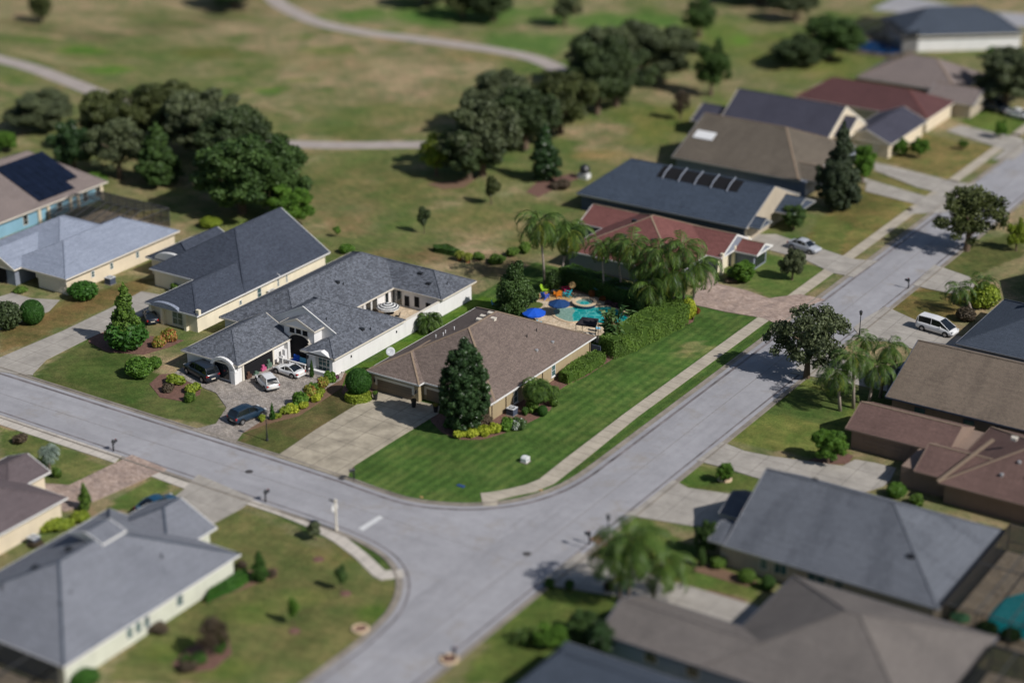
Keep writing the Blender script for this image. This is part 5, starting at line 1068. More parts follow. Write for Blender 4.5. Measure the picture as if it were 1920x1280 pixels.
# --- left side planting
for px,py,w,h,mt,kd,lab in [(62,606,44,42,'topiary','ball','clipped ball shrub on the lawn by the pale grey roofed house'),(158,560,58,32,'topiary','round','rounded clipped shrub against the cream side wall'),(238,652,84,56,'topiary','round','wide base shrub round the foot of the conical tree'),(262,705,56,36,'bright','round','bright green clipped bush by the dark parked cars'),(290,690,30,22,'bright','round','small bright bush left of the dark parked cars'),
  (318,640,30,24,'croton','shrub','yellow red croton near the cream house corner'),(300,650,26,20,'croton','shrub','second croton left of the cream house corner'),(335,720,46,16,'yellowgreen','shrub','yellow green hedge clump on the island bed'),(362,735,36,16,'yellowgreen','shrub','yellow green clump at the right of the island bed'),(355,752,24,16,'hedge','shrub','green shrub at the front of the island bed'),(312,735,30,14,'redd','shrub','brownish clump in the island bed'),
  (15,615,60,50,'oak','round','dark shrub at the left edge above the driveway'),(40,548,26,10,'hedge','shrub','low shrub at the porch of the pale grey roofed house'),(330,548,20,16,'hedge','shrub','dark shrub at the cream house entrance'),(395,425,44,18,'yellowgreen','round','yellow green bush behind the cream house roof'),(190,400,0,0,0,0,0),(180,345,50,20,'bright','shrub','bright shrub behind the blue house'),
  (110,895,22,20,'hedge','shrub','bright shrub beside the purple brown roof'),(35,828,36,16,'redd','shrub','brown clump on the far left lawn'),(486,1092,0,0,0,0,0),(552,1180,0,0,0,0,0),(105,990,60,16,'yellowgreen','shrub','yellow green strip shrub between the two bottom left houses'),(150,975,40,16,'yellowgreen','shrub','second yellow green shrub between the bottom left houses'),(68,1022,30,10,'redd','shrub','reddish low plants by the white side wall'),
  (310,1190,0,0,0,0,0),(300,1185,50,14,'redd','shrub','brownish low shrub under the triple window of the sage house'),(160,1278,60,22,'topiary','round','green bush at the foot of the sage house wall'),(372,1245,34,20,'hedged','shrub','dark shrub in the kidney shaped bed'),(355,1255,40,16,'redd','shrub','reddish shrub in the kidney shaped bed'),(410,1222,32,24,'hedged','shrub','green shrub at the upper end of the kidney shaped bed'),(345,1240,26,14,'hedged','shrub','low green shrub at the left of the kidney shaped bed'),
  (510,1080,20,12,'redd','shrub','reddish shrub beside the conical evergreen'),(456,1065,24,14,'redd','shrub','brownish shrub at the corner of the sage house')]:
    if mt: bush(px,py,w,h,lab,mt,kd)
tree('cone',240,650,540,64,'bright green conical tree standing between the two cream houses','hedge','conical trees','conifer','tree'); tree('cone',487,1088,1035,34,'dark conical evergreen right of the sage house','hedged','conical trees','conifer','tree'); tree('cone',160,955,908,28,'small conical evergreen by the brick driveway','hedge','conical trees','conifer','tree')
tree('sap',640,1108,1058,24,'young tree with a dark crown near the curved sidewalk','oakgreen','young trees on the corner lawn','young_tree'); tree('sap',550,1172,1122,26,'young tree with a rounded crown in the middle of the dry lawn','bright','young trees on the corner lawn','young_tree'); tree('sap',592,1012,978,34,'thin airy sapling near the sidewalk','oak','young trees on the corner lawn','young_tree')
tree('loose',400,1230,1160,60,'bare grey tree standing in the kidney shaped bed','redd','conical trees' if 0 else None,'bare_tree')
hedge(GP([(388,1132),(392,1118),(440,1088),(462,1078),(466,1090),(440,1108)]),.8,'clipped green hedge along the sage house wall','topiary',size=.14,n=2600)
palm(92,880,92,848,60,'silvery fan palm on the far left lawn','tuft','silver',group=None)
for px,py,lab in ((597,1048,'small mulch ring in the dry corner lawn'),(648,1112,'mulch ring at the foot of the dark crowned young tree'),(552,1182,'mulch ring at the foot of the rounded young tree')): 
    x,y=G(px,py); tag(MB().lathe((x,y,0),[(.55,0),(.5,.05),(.02,.07)],14).build('mulch_ring',M['mulch'],loc=(x,y,0)),lab,'mulch ring','mulch rings on the corner lawn')
# ---------------------------------------------------------------- pool garden
M['water']=m_water('pool_water',(.0,.27,.27),(.10,.50,.46)); M['shelf']=m_water('shallow_water',(.20,.34,.29),(.30,.44,.38),2.5); M['tile']=m_plain('navy_tile',(.012,.03,.07),.3,.3,12,.6); M['coping']=m_plain('travertine_coping',lin(206,182,152),.8,.12,5)
M['deepwater']=m_water('neighbour_pool_water',(.0,.42,.46),(.05,.55,.58))
def smoothpoly(P,k=4):
    n=len(P); o=[]
    for i in range(n):
        p0,p1,p2,p3=[np.array(P[(i+j)%n]) for j in (-1,0,1,2)]
        for t in np.linspace(0,1,k,endpoint=False): o.append(tuple(.5*((2*p1)+(-p0+p2)*t+(2*p0-5*p1+4*p2-p3)*t*t+(-p0+3*p1-3*p2+p3)*t**3)))
    return o
deck=smoothpoly(GP([(985,566),(1008,552),(1040,544),(1068,548),(1095,553),(1125,560),(1150,574),(1185,592),(1198,612),(1160,650),(1110,640),(1040,622),(985,612),(975,590)]))
slab('pool_deck',deck,.06,M['deck'])
slab('garden_gravel',smoothpoly(GP([(1000,560),(1020,548),(1050,545),(1075,552),(1064,566),(1030,566)])),.067,M['gravel'])
slab('lawn_patch',smoothpoly(GP([(985,572),(1000,566),(1018,570),(1012,578),(995,580)])),.072,m_plain('green_turf',lin(78,92,36),.95,.3,9))
pool=smoothpoly(GP([(1040,580),(1075,577),(1110,577),(1145,576),(1172,590),(1188,606),(1165,618),(1125,608),(1095,604),(1066,605),(1042,596),(1037,588)]))
pr=empty('swimming_pool',(*G(1100,592),0),'free form turquoise swimming pool with a pale shallow shelf','swimming pool')
cop=MB(); pc=pool+[pool[0]]; strip(cop,pc,.16,.16,.0,.14); cop.build('coping',M['coping'],pr)
MB().prism(pool,.02,.10).build('water',M['water'],pr)
sh=smoothpoly(GP([(1041,581),(1062,578),(1078,582),(1073,592),(1074,604),(1056,602),(1041,595),(1037,588)])); MB().prism(sh,.05,.112).build('shallow_shelf',M['shelf'],pr)
sx_,sy_=G(1096,573); sp_=empty('spa',(sx_,sy_,0),'round raised spa with pale coping and navy tiled wall beside the pool','spa')
rr=1.48; mb=MB(); mb.lathe((sx_,sy_,0),[(rr,0),(rr,.5)],28,caps=False); mb.build('tiled_wall',M['tile'],sp_,True)
MB().lathe((sx_,sy_,.48),[(rr+.06,0),(rr+.06,.1),(rr-.36,.1),(rr-.36,-.15)],28,caps=False).build('coping',M['coping'],sp_)
MB().lathe((sx_,sy_,.42),[(rr-.34,0),(rr-.34,.02),(.01,.02)],28).build('water',M['shelf'],sp_); MB().lathe((sx_+.1,sy_-.2,.43),[(.6,0),(.6,.02),(.01,.02)],20).build('deep_well',M['water'],sp_)
def fabric(n,c): M[n]=m_plain(n,c,.75,.12,4); return n
fabric('navy_fabric',(.012,.05,.16)); fabric('blue_fabric',(.01,.09,.55)); fabric('stripe_w',(.68,.68,.66)); fabric('stripe_b',(.03,.03,.04)); fabric('c_lime',(.30,.50,.03)); fabric('c_blue',(.01,.10,.55)); fabric('c_pink',(.70,.02,.12)); fabric('c_orange',(.75,.24,.02)); fabric('c_teal',(.03,.45,.55)); fabric('wood',(.28,.15,.07)); fabric('black_canvas',(.025,.022,.028)); fabric('c_red',(.5,.03,.03)); fabric('c_green',(.12,.30,.14)); fabric('bin_black',(.02,.02,.022)); fabric('c_aqua',(.15,.45,.62))
def umbrella(x,y,h,r,m,label,n=8,stripes=None,z0=0,group='garden umbrellas'):
    t=empty('patio_umbrella',(x,y,z0),label,'umbrella',group); MB().tube([(x,y,z0),(x,y,z0+h+.1)],.04,8).build('pole',M['metal_dark'],t); MB().lathe((x,y,z0),[(.3,0),(.28,.08),(.04,.1)],12).build('base',M['metal_dark'],t)
    rings=[0.04,.25,.5,.75,1.0] if not stripes else [0.04,.15,.28,.41,.54,.67,.80,.92,1.0]
    mb=MB(); vs=[];k=n*2
    for q in rings:
        for i in range(k):
            a=2*math.pi*i/k; rr_=r*q*(1 if i%2==0 else .965); vs.append((x+rr_*math.cos(a),y+rr_*math.sin(a),z0+h-q*r*.38-(0 if i%2==0 else .05*q)))
    for j in range(len(rings)-1):
        mb.add([vs[j*k+i] for i in range(k)]+[vs[(j+1)*k+i] for i in range(k)],[(i,(i+1)%k,k+(i+1)%k,k+i) for i in range(k)],(j%2) if stripes else 0)
    e=[vs[(len(rings)-1)*k+i] for i in range(k)]; mb.add(e+[(a,b,c-.16) for a,b,c in e],[(i,(i+1)%k,k+(i+1)%k,k+i) for i in range(k)],0)
    mb.add([vs[i] for i in range(k)],[tuple(range(k))],0); mb.build('canopy',[M[q] for q in (stripes or (m,m))],t)
    MB().lathe((x,y,z0+h-.02),[(.05,0),(.03,.12),(.01,.14)],8).build('finial',M['metal_dark'],t); return t
x,y=G(1048,590); umbrella(x,y,2.05,1.35,'navy_fabric','dark navy patio umbrella standing between the pool and the garden chairs')
x,y=G(1001,606); umbrella(x,y,2.0,1.45,'blue_fabric','bright royal blue patio umbrella just behind the tan house roof')
umbrella(-16.4,-2.3,2.1,1.42,'','black and white striped umbrella in the white house courtyard',stripes=('stripe_w','stripe_b'),z0=.09)
umbrella(*G(562,694),1.5,.62,'blue_fabric','royal blue umbrella behind the balustrade',6) if 0 else None
def table(x,y,r,h,m,label,grp,z0=0):
    t=empty('round_table',(x,y,z0),label,'table',grp); MB().lathe((x,y,z0+h),[(r,0),(r,.05),(.02,.06)],18).build('table_top',M[m],t); MB().lathe((x,y,z0),[(r*.5,0),(r*.5,.05),(.06,.08),(.06,h)],10).build('pedestal',M['metal_dark'],t)
def pchair(x,y,a,m,label,grp,z0=.06):
    t=empty('patio_chair',(x,y,z0),label,'chair',grp); c,s=math.cos(a),math.sin(a)
    R=lambda mb:[setattr(mb,'v',[(x+c*p-s*q,y+s*p+c*q,z0+r) for p,q,r in mb.v]),mb][1]
    mb=MB(); mb.box(-.25,.25,-.25,.25,.40,.45); R(mb).build('seat',M[m],t); mb=MB(); mb.obox((-.25,0,.43),(-.25,0,1),.5,.5,.05); R(mb).build('backrest',M[m],t)
    for i,j in ((-.22,-.22),(.22,-.22),(-.22,.22),(.22,.22)): mb=MB(); mb.box(i-.02,i+.02,j-.02,j+.02,0,.40); R(mb).build('leg',M['metal_dark'],t)
table(-16.3,-2.3,.6,.7,'metal_dark','dark round table under the striped umbrella','courtyard furniture',.09)
for a,l in ((.3,'east'),(1.9,'far'),(3.6,'west'),(5.1,'near')): pchair(-16.3+1.05*math.cos(a),-2.3+1.05*math.sin(a),a+math.pi,'metal_dark','dark chair on the %s side of the striped umbrella table'%l,'chairs under the striped umbrella',.09)
def adirondack(px,py,ang,m,label):
    x,y=G(px,py); t=empty('adirondack_chair',(x,y,.07),label,'garden chair','bright garden chairs round the fire pit'); c,s=math.cos(ang),math.sin(ang)
    def B_(nm,fn,mt=m):
        mb=MB(); fn(mb); mb.v=[(x+(c*p-s*q)*1.12,y+(s*p+c*q)*1.12,.07+r*1.12) for p,q,r in mb.v]; mb.build(nm,M[mt],t)
    def seat(mb):
        for i in range(5): mb.obox((.32-.13*i,-.27,.36-.035*i),(0,1,0),.54,.11,.025)
    B_('seat',seat)
    def back(mb):
        for i in range(5): q=-.24+.12*i; hh=.78-abs(i-2)*.07; mb.obox((-.22,q,.22),(-.38,0,1),hh,.105,.025)
    B_('backrest',back)
    for q in (-.33,.33):
        B_('armrest',lambda mb:mb.box(-.32,.40,q-.07,q+.07,.54,.57)); B_('leg',lambda mb:mb.box(.33,.38,q-.04,q+.04,0,.54)); B_('leg',lambda mb:mb.obox((.36,q*.85,.32),(-1,0,-.36),.85,.04,.1))
fp=G(1040,552)
for px,py,m,lab in ((1021,549,'c_lime','lime green slatted garden chair by the fire pit'),(1021,561,'c_blue','royal blue slatted garden chair left of the fire pit'),(1062,549,'c_pink','hot pink slatted garden chair right of the fire pit'),(1046,557,'c_orange','orange slatted garden chair in front of the fire pit'),(1064,557,'c_teal','turquoise slatted garden chair nearest the spa')):
    gx2,gy2=G(px,py); adirondack(px,py,math.atan2(fp[1]-gy2,fp[0]-gx2),m,lab)
f_=empty('fire_pit',(*fp,.07),'dark round fire pit in the ring of bright chairs','fire pit'); MB().lathe((*fp,.07),[(.2,0),(.25,.2),(.48,.42),(.52,.42),(.40,.25),(.02,.22)],18,caps=False).build('bowl',M['metal_dark'],f_)
for i in range(3): MB().tube([(fp[0]+.4*math.cos(i*2.1),fp[1]+.4*math.sin(i*2.1),.07),(fp[0]+.2*math.cos(i*2.1),fp[1]+.2*math.sin(i*2.1),.3)],.02,6).build('leg',M['metal_dark'],f_)
fl=MB()
for i in range(10): a=i*.628; fl.lathe((fp[0]-.9+ .22*math.cos(a),fp[1]-.7+.22*math.sin(a),.07),[(.1,0),(.08,.08),(.02,.1)],6)
tag(fl.build('stone_ring',M['terracotta'],loc=(fp[0]-.9,fp[1]-.7,.07)),'small ring of stones beside the fire pit','stone ring')
x,y=G(1073,553); t=empty('garden_sign',(x,y,0),'round pale disc ornament on a post beside the pink chair','ornament'); MB().lathe((x,y,0),[(.03,0),(.03,1.2)],6).build('post',M['metal_dark'],t); mb=MB(); mb.lathe((0,0,0),[(.42,0),(.42,.05),(.36,.06),(.02,.06)],20); qq=Vector((.3,-.9,.35)).to_track_quat('Z','Y').to_matrix(); mb.v=[tuple(qq@Vector(p)+Vector((x,y,1.35))) for p in mb.v]; mb.build('disc',M['gravel'],t)
x,y=G(1122,556); o=MB(); o.tube([(x-.75,y,.9),(x-.5,y,1.05),(x+.5,y-.1,.95),(x+.8,y-.1,.8)],[.1,.2,.22,.1],10); o=o.build('pool_float',M['c_aqua'],loc=(x,y,.9),smooth=True); tag(o,'pale blue pool float hanging against the dark hedge','pool float')
# canopy daybed
x0,y0=G(1085,622); cb_=empty('shade_canopy',(*G(1098,624),0),'dark rectangular canvas shade canopy on thin posts by the pool','canopy')
P4=[G(*p,2.3) for p in ((1080,606),(1092,594),(1122,597),(1117,611))]; cm=MB(); zc=2.3
cc=(sum(p[0] for p in P4)/4,sum(p[1] for p in P4)/4)
cm.add([(*p,zc) for p in P4]+[(*cc,zc+.3)],[(0,1,4),(1,2,4),(2,3,4),(3,0,4)]); cm.add([(*p,zc) for p in P4]+[(*p,zc-.22) for p in P4],[(0,1,5,4),(1,2,6,5),(2,3,7,6),(3,0,4,7)]); cm.build('canopy',M['black_canvas'],cb_)
for p in P4: MB().tube([(*p,.06),(*p,zc)],.035,6).build('post',M['metal_dark'],cb_)
bm_=[(cc[0]+(p[0]-cc[0])*.8,cc[1]+(p[1]-cc[1])*.8) for p in P4]; MB().prism(bm_,.3,.5).build('daybed_cushion',M['trim'],cb_)
for px,py,m,lab in ((1122,622,'c_aqua','light blue chair beside the dark shade canopy'),(1012,611,'c_aqua','pale blue chair peeking over the tan house roof edge'),(927,577,'c_aqua','small blue and white seat behind the tan house at the yard edge')): pchair(*G(px,py),.5,m,lab,'light blue patio chairs')
x,y=G(1133,642); t=empty('grill',(x,y,.06),'small grey grill and white box beside the end of the tan house','grill'); MB().lathe((x,y,.06),[(.05,0),(.05,.5),(.3,.6),(.34,.85),(.2,1.05),(.02,1.1)],14).build('kettle',M['white'],t); MB().box(x-.6,x-.2,y-.2,y+.2,.06,.7).build('side_box',M['w_grey'],t)
x,y=G(985,578); t=empty('pool_pump',(x,y,0),'white cylinder pool filter next to the royal blue umbrella','pool filter'); MB().lathe((x,y,0),[(.22,0),(.24,.6),(.2,.75),(.05,.85)],14).build('tank',M['white'],t)
pg=MB(); pg.box(10.1,11.3,1.35,1.45,.0,1.5); o=pg.build('side_gate_fence',M['w_slate'],loc=(10.7,1.4,0)); tag(o,'dark blue grey fence panel between the tan house and the long hedge','fence')
# ---------------------------------------------------------------- small things
def ac(px,py,label,s=1.,rot=0.,world=None,g='air conditioning units'):
    x,y=world or G(px,py); t=empty('air_conditioner',(x,y,0),label,'air conditioner',g); w=.45*s; h=.8*s
    MB().box(x-w-.08,x+w+.08,y-w-.08,y+w+.08,0,.07).build('pad',M['kerb'],t)
    b=MB(); b.box(x-w,x+w,y-w,y+w,.08,h); 
    for i in range(8): z=.14+i*(h-.2)/8; b.box(x-w-.012,x+w+.012,y-w-.012,y+w+.012,z,z+.025)
    b.build('casing',M['w_slate'],t); MB().box(x-w-.03,x+w+.03,y-w-.03,y+w+.03,h,h+.06).build('lid',M['dish'],t)
    f=MB().lathe((x,y,h+.062),[(w*.8,0),(w*.8,.02),(.04,.02)],18); f.build('fan',M['metal_dark'],t)
    g_=MB(); 
    for i in range(6): a=i*math.pi/6; g_.bar((x-w*.8*math.cos(a),y-w*.8*math.sin(a),h+.10),(x+w*.8*math.cos(a),y+w*.8*math.sin(a),h+.10),.025)
    g_.lathe((x,y,h+.085),[(w*.2,0),(w*.2,.03),(.02,.03)],12); g_.build('grille',M['dish'],t)
ac(960,777,'grey air conditioner against the east wall of the tan house',1.0)
ac(514,560,'air conditioner by the side wall of the cream house',1.3); ac(207,532,'air conditioner by the side wall of the pale grey roofed house',1.1); ac(64,1020,'air conditioner beside the purple brown roofed house',1.0); ac(480,590,'',1) if 0 else None
x,y=G(985,866); u=empty('utility_box',(x,y,0),'white utility box standing on the corner lawn','utility box'); MB().box(x-.42,x+.42,y-.45,y+.45,0,.09).build('pad',M['kerb'],u)
b=MB(); b.vprism([(y-.36,.09),(y+.36,.09),(y+.36,.62),(y-.2,.68),(y-.36,.5)],'x',x-.33,x+.33); b.build('cabinet',M['white'],u); MB().box(x+.33,x+.345,y-.15,y+.15,.25,.42).build('vent_panel',M['w_grey'],u)
x,y=G(864,911); tag(MB().box(x-.42,x+.42,y-.2,y+.2,0,.07).box(x-.36,x+.36,y-.14,y+.14,.07,.085).build('meter_cover',m_plain('blue_cover',(.03,.07,.22),.5,.2,5),loc=(x,y,0)),'dark blue flat cover in the corner lawn near the kerb','utility cover')
for px,py,l in ((790,932,'small brick coloured cover near the kerb of the corner lawn'),(1014,919,'small pale cover in the grass strip by the corner sidewalk')): x,y=G(px,py); tag(MB().box(x-.18,x+.18,y-.12,y+.12,0,.07).lathe((x,y,.07),[(.09,0),(.09,.02),(.01,.02)],10).build('meter_cover',M['gravel'],loc=(x,y,0)),l,'utility cover')
x,y=G(641,898); tag(MB().box(x-.3,x+.3,y-.22,y+.22,.05,.12).box(x-.24,x+.24,y-.16,y+.16,.12,.13).build('drain_cover',M['metal_cover'],loc=(x,y,.05)),'dark drain cover at the kerb by the concrete driveway','drain cover')
def lamp(px,py,top,label):
    x,y=G(px,py); h=HT(px,py,top); t=empty('street_lamp',(x,y,0),label,'street lamp','black lamp posts along the streets')
    MB().lathe((x,y,0),[(.16,0),(.16,.15),(.1,.3),(.085,.8),(.055,1.2),(.05,h-.65),(.09,h-.6)],10).build('pole',M['metal_dark'],t)
    MB().lathe((x,y,h-.6),[(.1,0),(.17,.1),(.2,.42),(.2,.45)],8).build('lantern',M['glassd'],t); MB().lathe((x,y,h-.15),[(.24,0),(.12,.12),(.03,.22)],8).build('cap',M['metal_dark'],t)
lamp(501,826,768,'black lamp post at the left driveway bed'); lamp(1139,1043,964,'black lamp post beside the palms by the road'); lamp(1611,632,582,'black lamp post near the parked white van')
def mailbox(px,py,ang,label,box='metal_dark'):
    x,y=G(px,py); t=empty('mailbox',(x,y,0),label,'mailbox','kerbside mailboxes'); MB().box(x-.06,x+.06,y-.06,y+.06,0,1.35).lathe((x,y,1.35),[(.08,0),(.02,.1)],8).build('post',M['metal_dark'],t)
    c,s=math.cos(ang),math.sin(ang); d=Vector((c,s,0)); b=MB()
    pr_=[(-.12,0),(.12,0),(.12,.16)]+[(.12*math.cos(a),.16+.12*math.sin(a)) for a in np.linspace(.3,math.pi-.3,6)]+[(-.12,.16)]
    b.vprism(pr_,'x',-.1,.5); b.v=[(x+c*p-s*q,y+s*p+c*q,1.0+r) for p,q,r in b.v]; b.build('box',M[box],t)
    MB().bar(Vector((x,y,.7)),Vector((x+c*.35,y+s*.35,1.0)),.04).build('bracket',M['metal_dark'],t); MB().box(x+c*.2-.01,x+c*.2+.1,y+s*.2+.13,y+s*.2+.15,1.1,1.4).build('flag',M['c_red'],t)
mailbox(664,899,-2.2,'dark mailbox at the corner of the concrete driveway'); mailbox(498,941,1.4,'black mailbox on the grass strip opposite the concrete driveway'); mailbox(213,846,1.4,'black mailbox by the brick driveway on the left'); mailbox(1105,1020,3.1,'black mailbox left of the palms by the road'); mailbox(1703,541,3.1,'mailbox at the small driveway on the right'); mailbox(853,1240,2.6,'dark blue grey mailbox at the bottom edge of the photo','w_slate')
# stop sign on a thick pale post
x,y=G(631,994); h=HT(631,994,936); t=empty('stop_sign',(x,y,0),'stop sign on a thick cream post seen edge on beside the stop line','stop sign')
b=MB(); b.lathe((x,y,0),[(.15,0),(.15,.3),(.10,.36),(.095,h-.25),(.14,h-.2),(.14,h-.08),(.08,h)],10); b.build('post',M['trim'],t)
oc=MB(); R_=.42; oc.vprism([(y+R_*math.cos(math.pi/8+i*math.pi/4),h-.9+R_*math.sin(math.pi/8+i*math.pi/4)) for i in range(8)],'x',x-.15,x-.125); oc.build('sign_plate',M['c_red'],t)
oc=MB(); R_=.46; oc.vprism([(y+R_*math.cos(math.pi/8+i*math.pi/4),h-.9+R_*math.sin(math.pi/8+i*math.pi/4)) for i in range(8)],'x',x-.124,x-.11); oc.build('sign_border',M['white'],t)
tx=bpy.data.curves.new('letters','FONT'); tx.body='STOP'; tx.size=.3; tx.align_x='CENTER'; tx.align_y='CENTER'; tx.extrude=.004; to=bpy.data.objects.new('lettering',tx); COL.objects.link(to)
bpy.context.view_layer.update(); dg=bpy.context.evaluated_depsgraph_get(); tm=bpy.data.meshes.new_from_object(to.evaluated_get(dg)); bpy.data.objects.remove(to)
to=bpy.data.objects.new('lettering',tm); COL.objects.link(to); tm.materials.clear(); tm.materials.append(M['white']); to.parent=t; to.rotation_euler=(math.pi/2,0,-math.pi/2); to.location=(-.157,0,h-.9)
MB().box(x-.75,x-.1,y-.02,y+.02,h-.32,h-.14).build('name_blade',M['metal_dark'],t)
# pots by the garage
for px,py,l in ((704,750,'dark planter with a small plant left of the double garage door'),(776,764,'dark planter with reddish plant between the garage doors'),(817,773,'dark planter with orange flowers right of the single garage door')):
    x,y=G(px,py); t=empty('planter',(x,y,0),l,'planter','dark planters by the garage doors'); MB().lathe((x,y,.07),[(.2,0),(.3,.75),(.33,.78),(.26,.78),(.24,.7),(.02,.7)],14,caps=False).build('pot',M['pot'],t)
    c=bpy.data.objects.new('plant',VAR['shrub'][1]); COL.objects.link(c); c.parent=t; c.location=(0,0,.75); c.scale=(.38,.38,.35); setmat(c,'redd' if px==776 else ('croton' if px==817 else 'hedge'))
# ring planters
for px,py,r,l in ((1359,899,.75,'pale stone ring planter with red mulch on the small lawn'),(676,1180,.8,'pale stone ring with red mulch at the kerb of the corner lawn'),(842,1237,.85,'pale stone ring with red mulch round the bottom mailbox')):
    x,y=G(px,py); t=empty('ring_planter',(x,y,0),l,'ring planter','stone ring planters'); MB().lathe((x,y,0),[(r,0),(r,.2),(r-.2,.22),(r-.22,.08)],20,caps=False).build('stone_ring',M['coping'],t); MB().lathe((x,y,0),[(r-.2,0),(r-.2,.1),(.02,.12)],18).build('mulch',M['mulch'],t)
x,y=G(1096,334); t=empty('smoker_grill',(x,y,0),'dark egg shaped smoker on a white stand behind the slate house','smoker'); MB().box(x-.9,x+.7,y-.6,y+.6,0,.7).build('stand',M['white'],t); MB().lathe((x,y,.7),[(.4,0),(.75,.4),(.8,.8),(.5,1.25),(.1,1.4)],16).build('dome',M['metal_dark'],t)
x,y=G(1762,1180); tag(MB().lathe((x,y,0),[(.3,0),(.35,.8),(.36,.85),(.1,.9)],10).build('bin',M['c_red'],loc=(x,y,0)),'bright red bin beside the corner of the weathered grey roofed house','bin'); x,y=G(1798,1180); umbrella(x,y,1.7,.9,'c_green','pale green umbrella beside the lower right pool')
pc_=smoothpoly(GP([(1845,1175),(1865,1135),(1900,1115),(1990,1105),(2000,1200),(1900,1200)])); t=empty('neighbour_pool',(*G(1890,1150),0),'turquoise pool under the dark cage at the right edge','swimming pool'); MB().prism(pc_,.02,.13).build('water',M['deepwater'],t); cp_=MB(); strip(cp_,pc_+[pc_[0]],.2,.2,.0,.16); cp_.build('coping',M['coping'],t)
x,y=G(1640,90); pp=[(x-4,y-2),(x+4,y-3),(x+5,y+3),(x-2,y+4)]; t=empty('far_pool',(x,y,0),'deep blue pool inside the cage at the top right','swimming pool'); MB().prism(smoothpoly(pp),.02,.13).build('water',m_water('far_water',(.0,.16,.6),(.05,.25,.7)),t)
for (x,y,m,l) in ((-17.2,-19.3,'c_blue','royal blue covered seat behind the balustrade'),(-16.1,-19.55,'c_aqua','pale blue cushion seat behind the balustrade')):
    t=empty('porch_seat',(x,y,0),l,'seat','seats behind the balustrade'); MB().box(x-.4,x+.4,y-.35,y+.35,.1,.55).build('base',M['wood'],t); b=MB(); b.box(x-.42,x+.42,y-.37,y+.37,.55,.7); b.box(x-.42,x+.42,y+.22,y+.37,.7,1.15); b.build('cushion',M[m],t)
tag(MB().lathe(( -18.0,-19.5,0),[(.2,0),(.35,.3),(.3,.45),(.02,.5)],12).build('clay_pot',M['trim'],loc=(-18.0,-19.5,0)),'squat pale pot by the courtyard gate','pot')
# ---------------------------------------------------------------- vehicles
M['tyre']=m_plain('rubber',(.012,.012,.013),.85,.2,8); M['rim']=m_plain('alloy',(.35,.35,.36),.35,.1,5,.5,.7); M['carglass']=m_glass('car_glass',(.012,.016,.02)); M['lampred']=m_plain('red_lens',(.45,.02,.02),.3,.1,3,.5); M['lampw']=m_plain('clear_lens',(.6,.6,.6),.2,.1,3,.6)
for k_,c in (('paint_white',(.72,.72,.72)),('paint_navy',(.012,.03,.055)),('paint_dark',(.015,.022,.035)),('paint_silver',(.42,.44,.48)),('paint_teal',(.01,.06,.12))):
    n=N(k_); p=n.pri(c,.35,.4); p.inputs['Coat Weight'].default_value=.35; p.inputs['Coat Roughness'].default_value=.08; M[k_]=n.m
# stations: (t along length 0 rear..1 front, half width factor, z low, z belt) ; cabin: (t, z top, top half width)
KIND={'suv':dict(L=4.3,W=1.8,H=1.62,body=[(0,.80,.45,.95),(.04,.93,.28,1.02),(.25,1,.24,1.02),(.6,1,.24,1.0),(.72,1,.24,.96),(.9,.95,.26,.84),(.97,.86,.30,.72),(1,.74,.42,.62)],cab=[(.02,1.0),(.07,1.34),(.12,1.55),(.45,1.62),(.60,1.52),(.77,.97)]),
 'big':dict(L=5.1,W=1.98,H=1.85,body=[(0,.86,.5,1.1),(.03,.95,.3,1.15),(.25,1,.28,1.15),(.6,1,.28,1.14),(.75,1,.28,1.1),(.93,.96,.3,1.02),(.98,.9,.34,.9),(1,.8,.45,.8)],cab=[(.01,1.12),(.04,1.6),(.08,1.82),(.5,1.85),(.62,1.75),(.75,1.12)]),
 'coupe':dict(L=4.0,W=1.74,H=1.24,body=[(0,.72,.40,.78),(.05,.90,.24,.86),(.2,1,.2,.86),(.5,.96,.2,.80),(.75,1,.2,.80),(.92,.88,.22,.66),(.98,.7,.28,.55),(1,.55,.36,.48)],cab=[(.13,.85),(.26,1.12),(.36,1.24),(.50,1.22),(.56,1.1),(.68,.80)]),
 'sedan':dict(L=4.6,W=1.8,H=1.45,body=[(0,.78,.45,.86),(.04,.92,.26,.96),(.22,1,.22,.96),(.6,1,.22,.93),(.75,1,.22,.88),(.93,.93,.25,.76),(.98,.82,.3,.66),(1,.7,.4,.58)],cab=[(.1,.95),(.24,1.34),(.33,1.44),(.5,1.45),(.6,1.34),(.76,.89)]),
 'van':dict(L=5.0,W=1.95,H=1.8,body=[(0,.9,.4,1.0),(.03,.97,.26,1.05),(.3,1,.24,1.05),(.7,1,.24,1.02),(.86,.97,.25,.94),(.95,.9,.28,.8),(.99,.8,.34,.68),(1,.7,.4,.6)],cab=[(.0,1.02),(.02,1.5),(.05,1.76),(.4,1.8),(.62,1.72),(.9,.92)])}
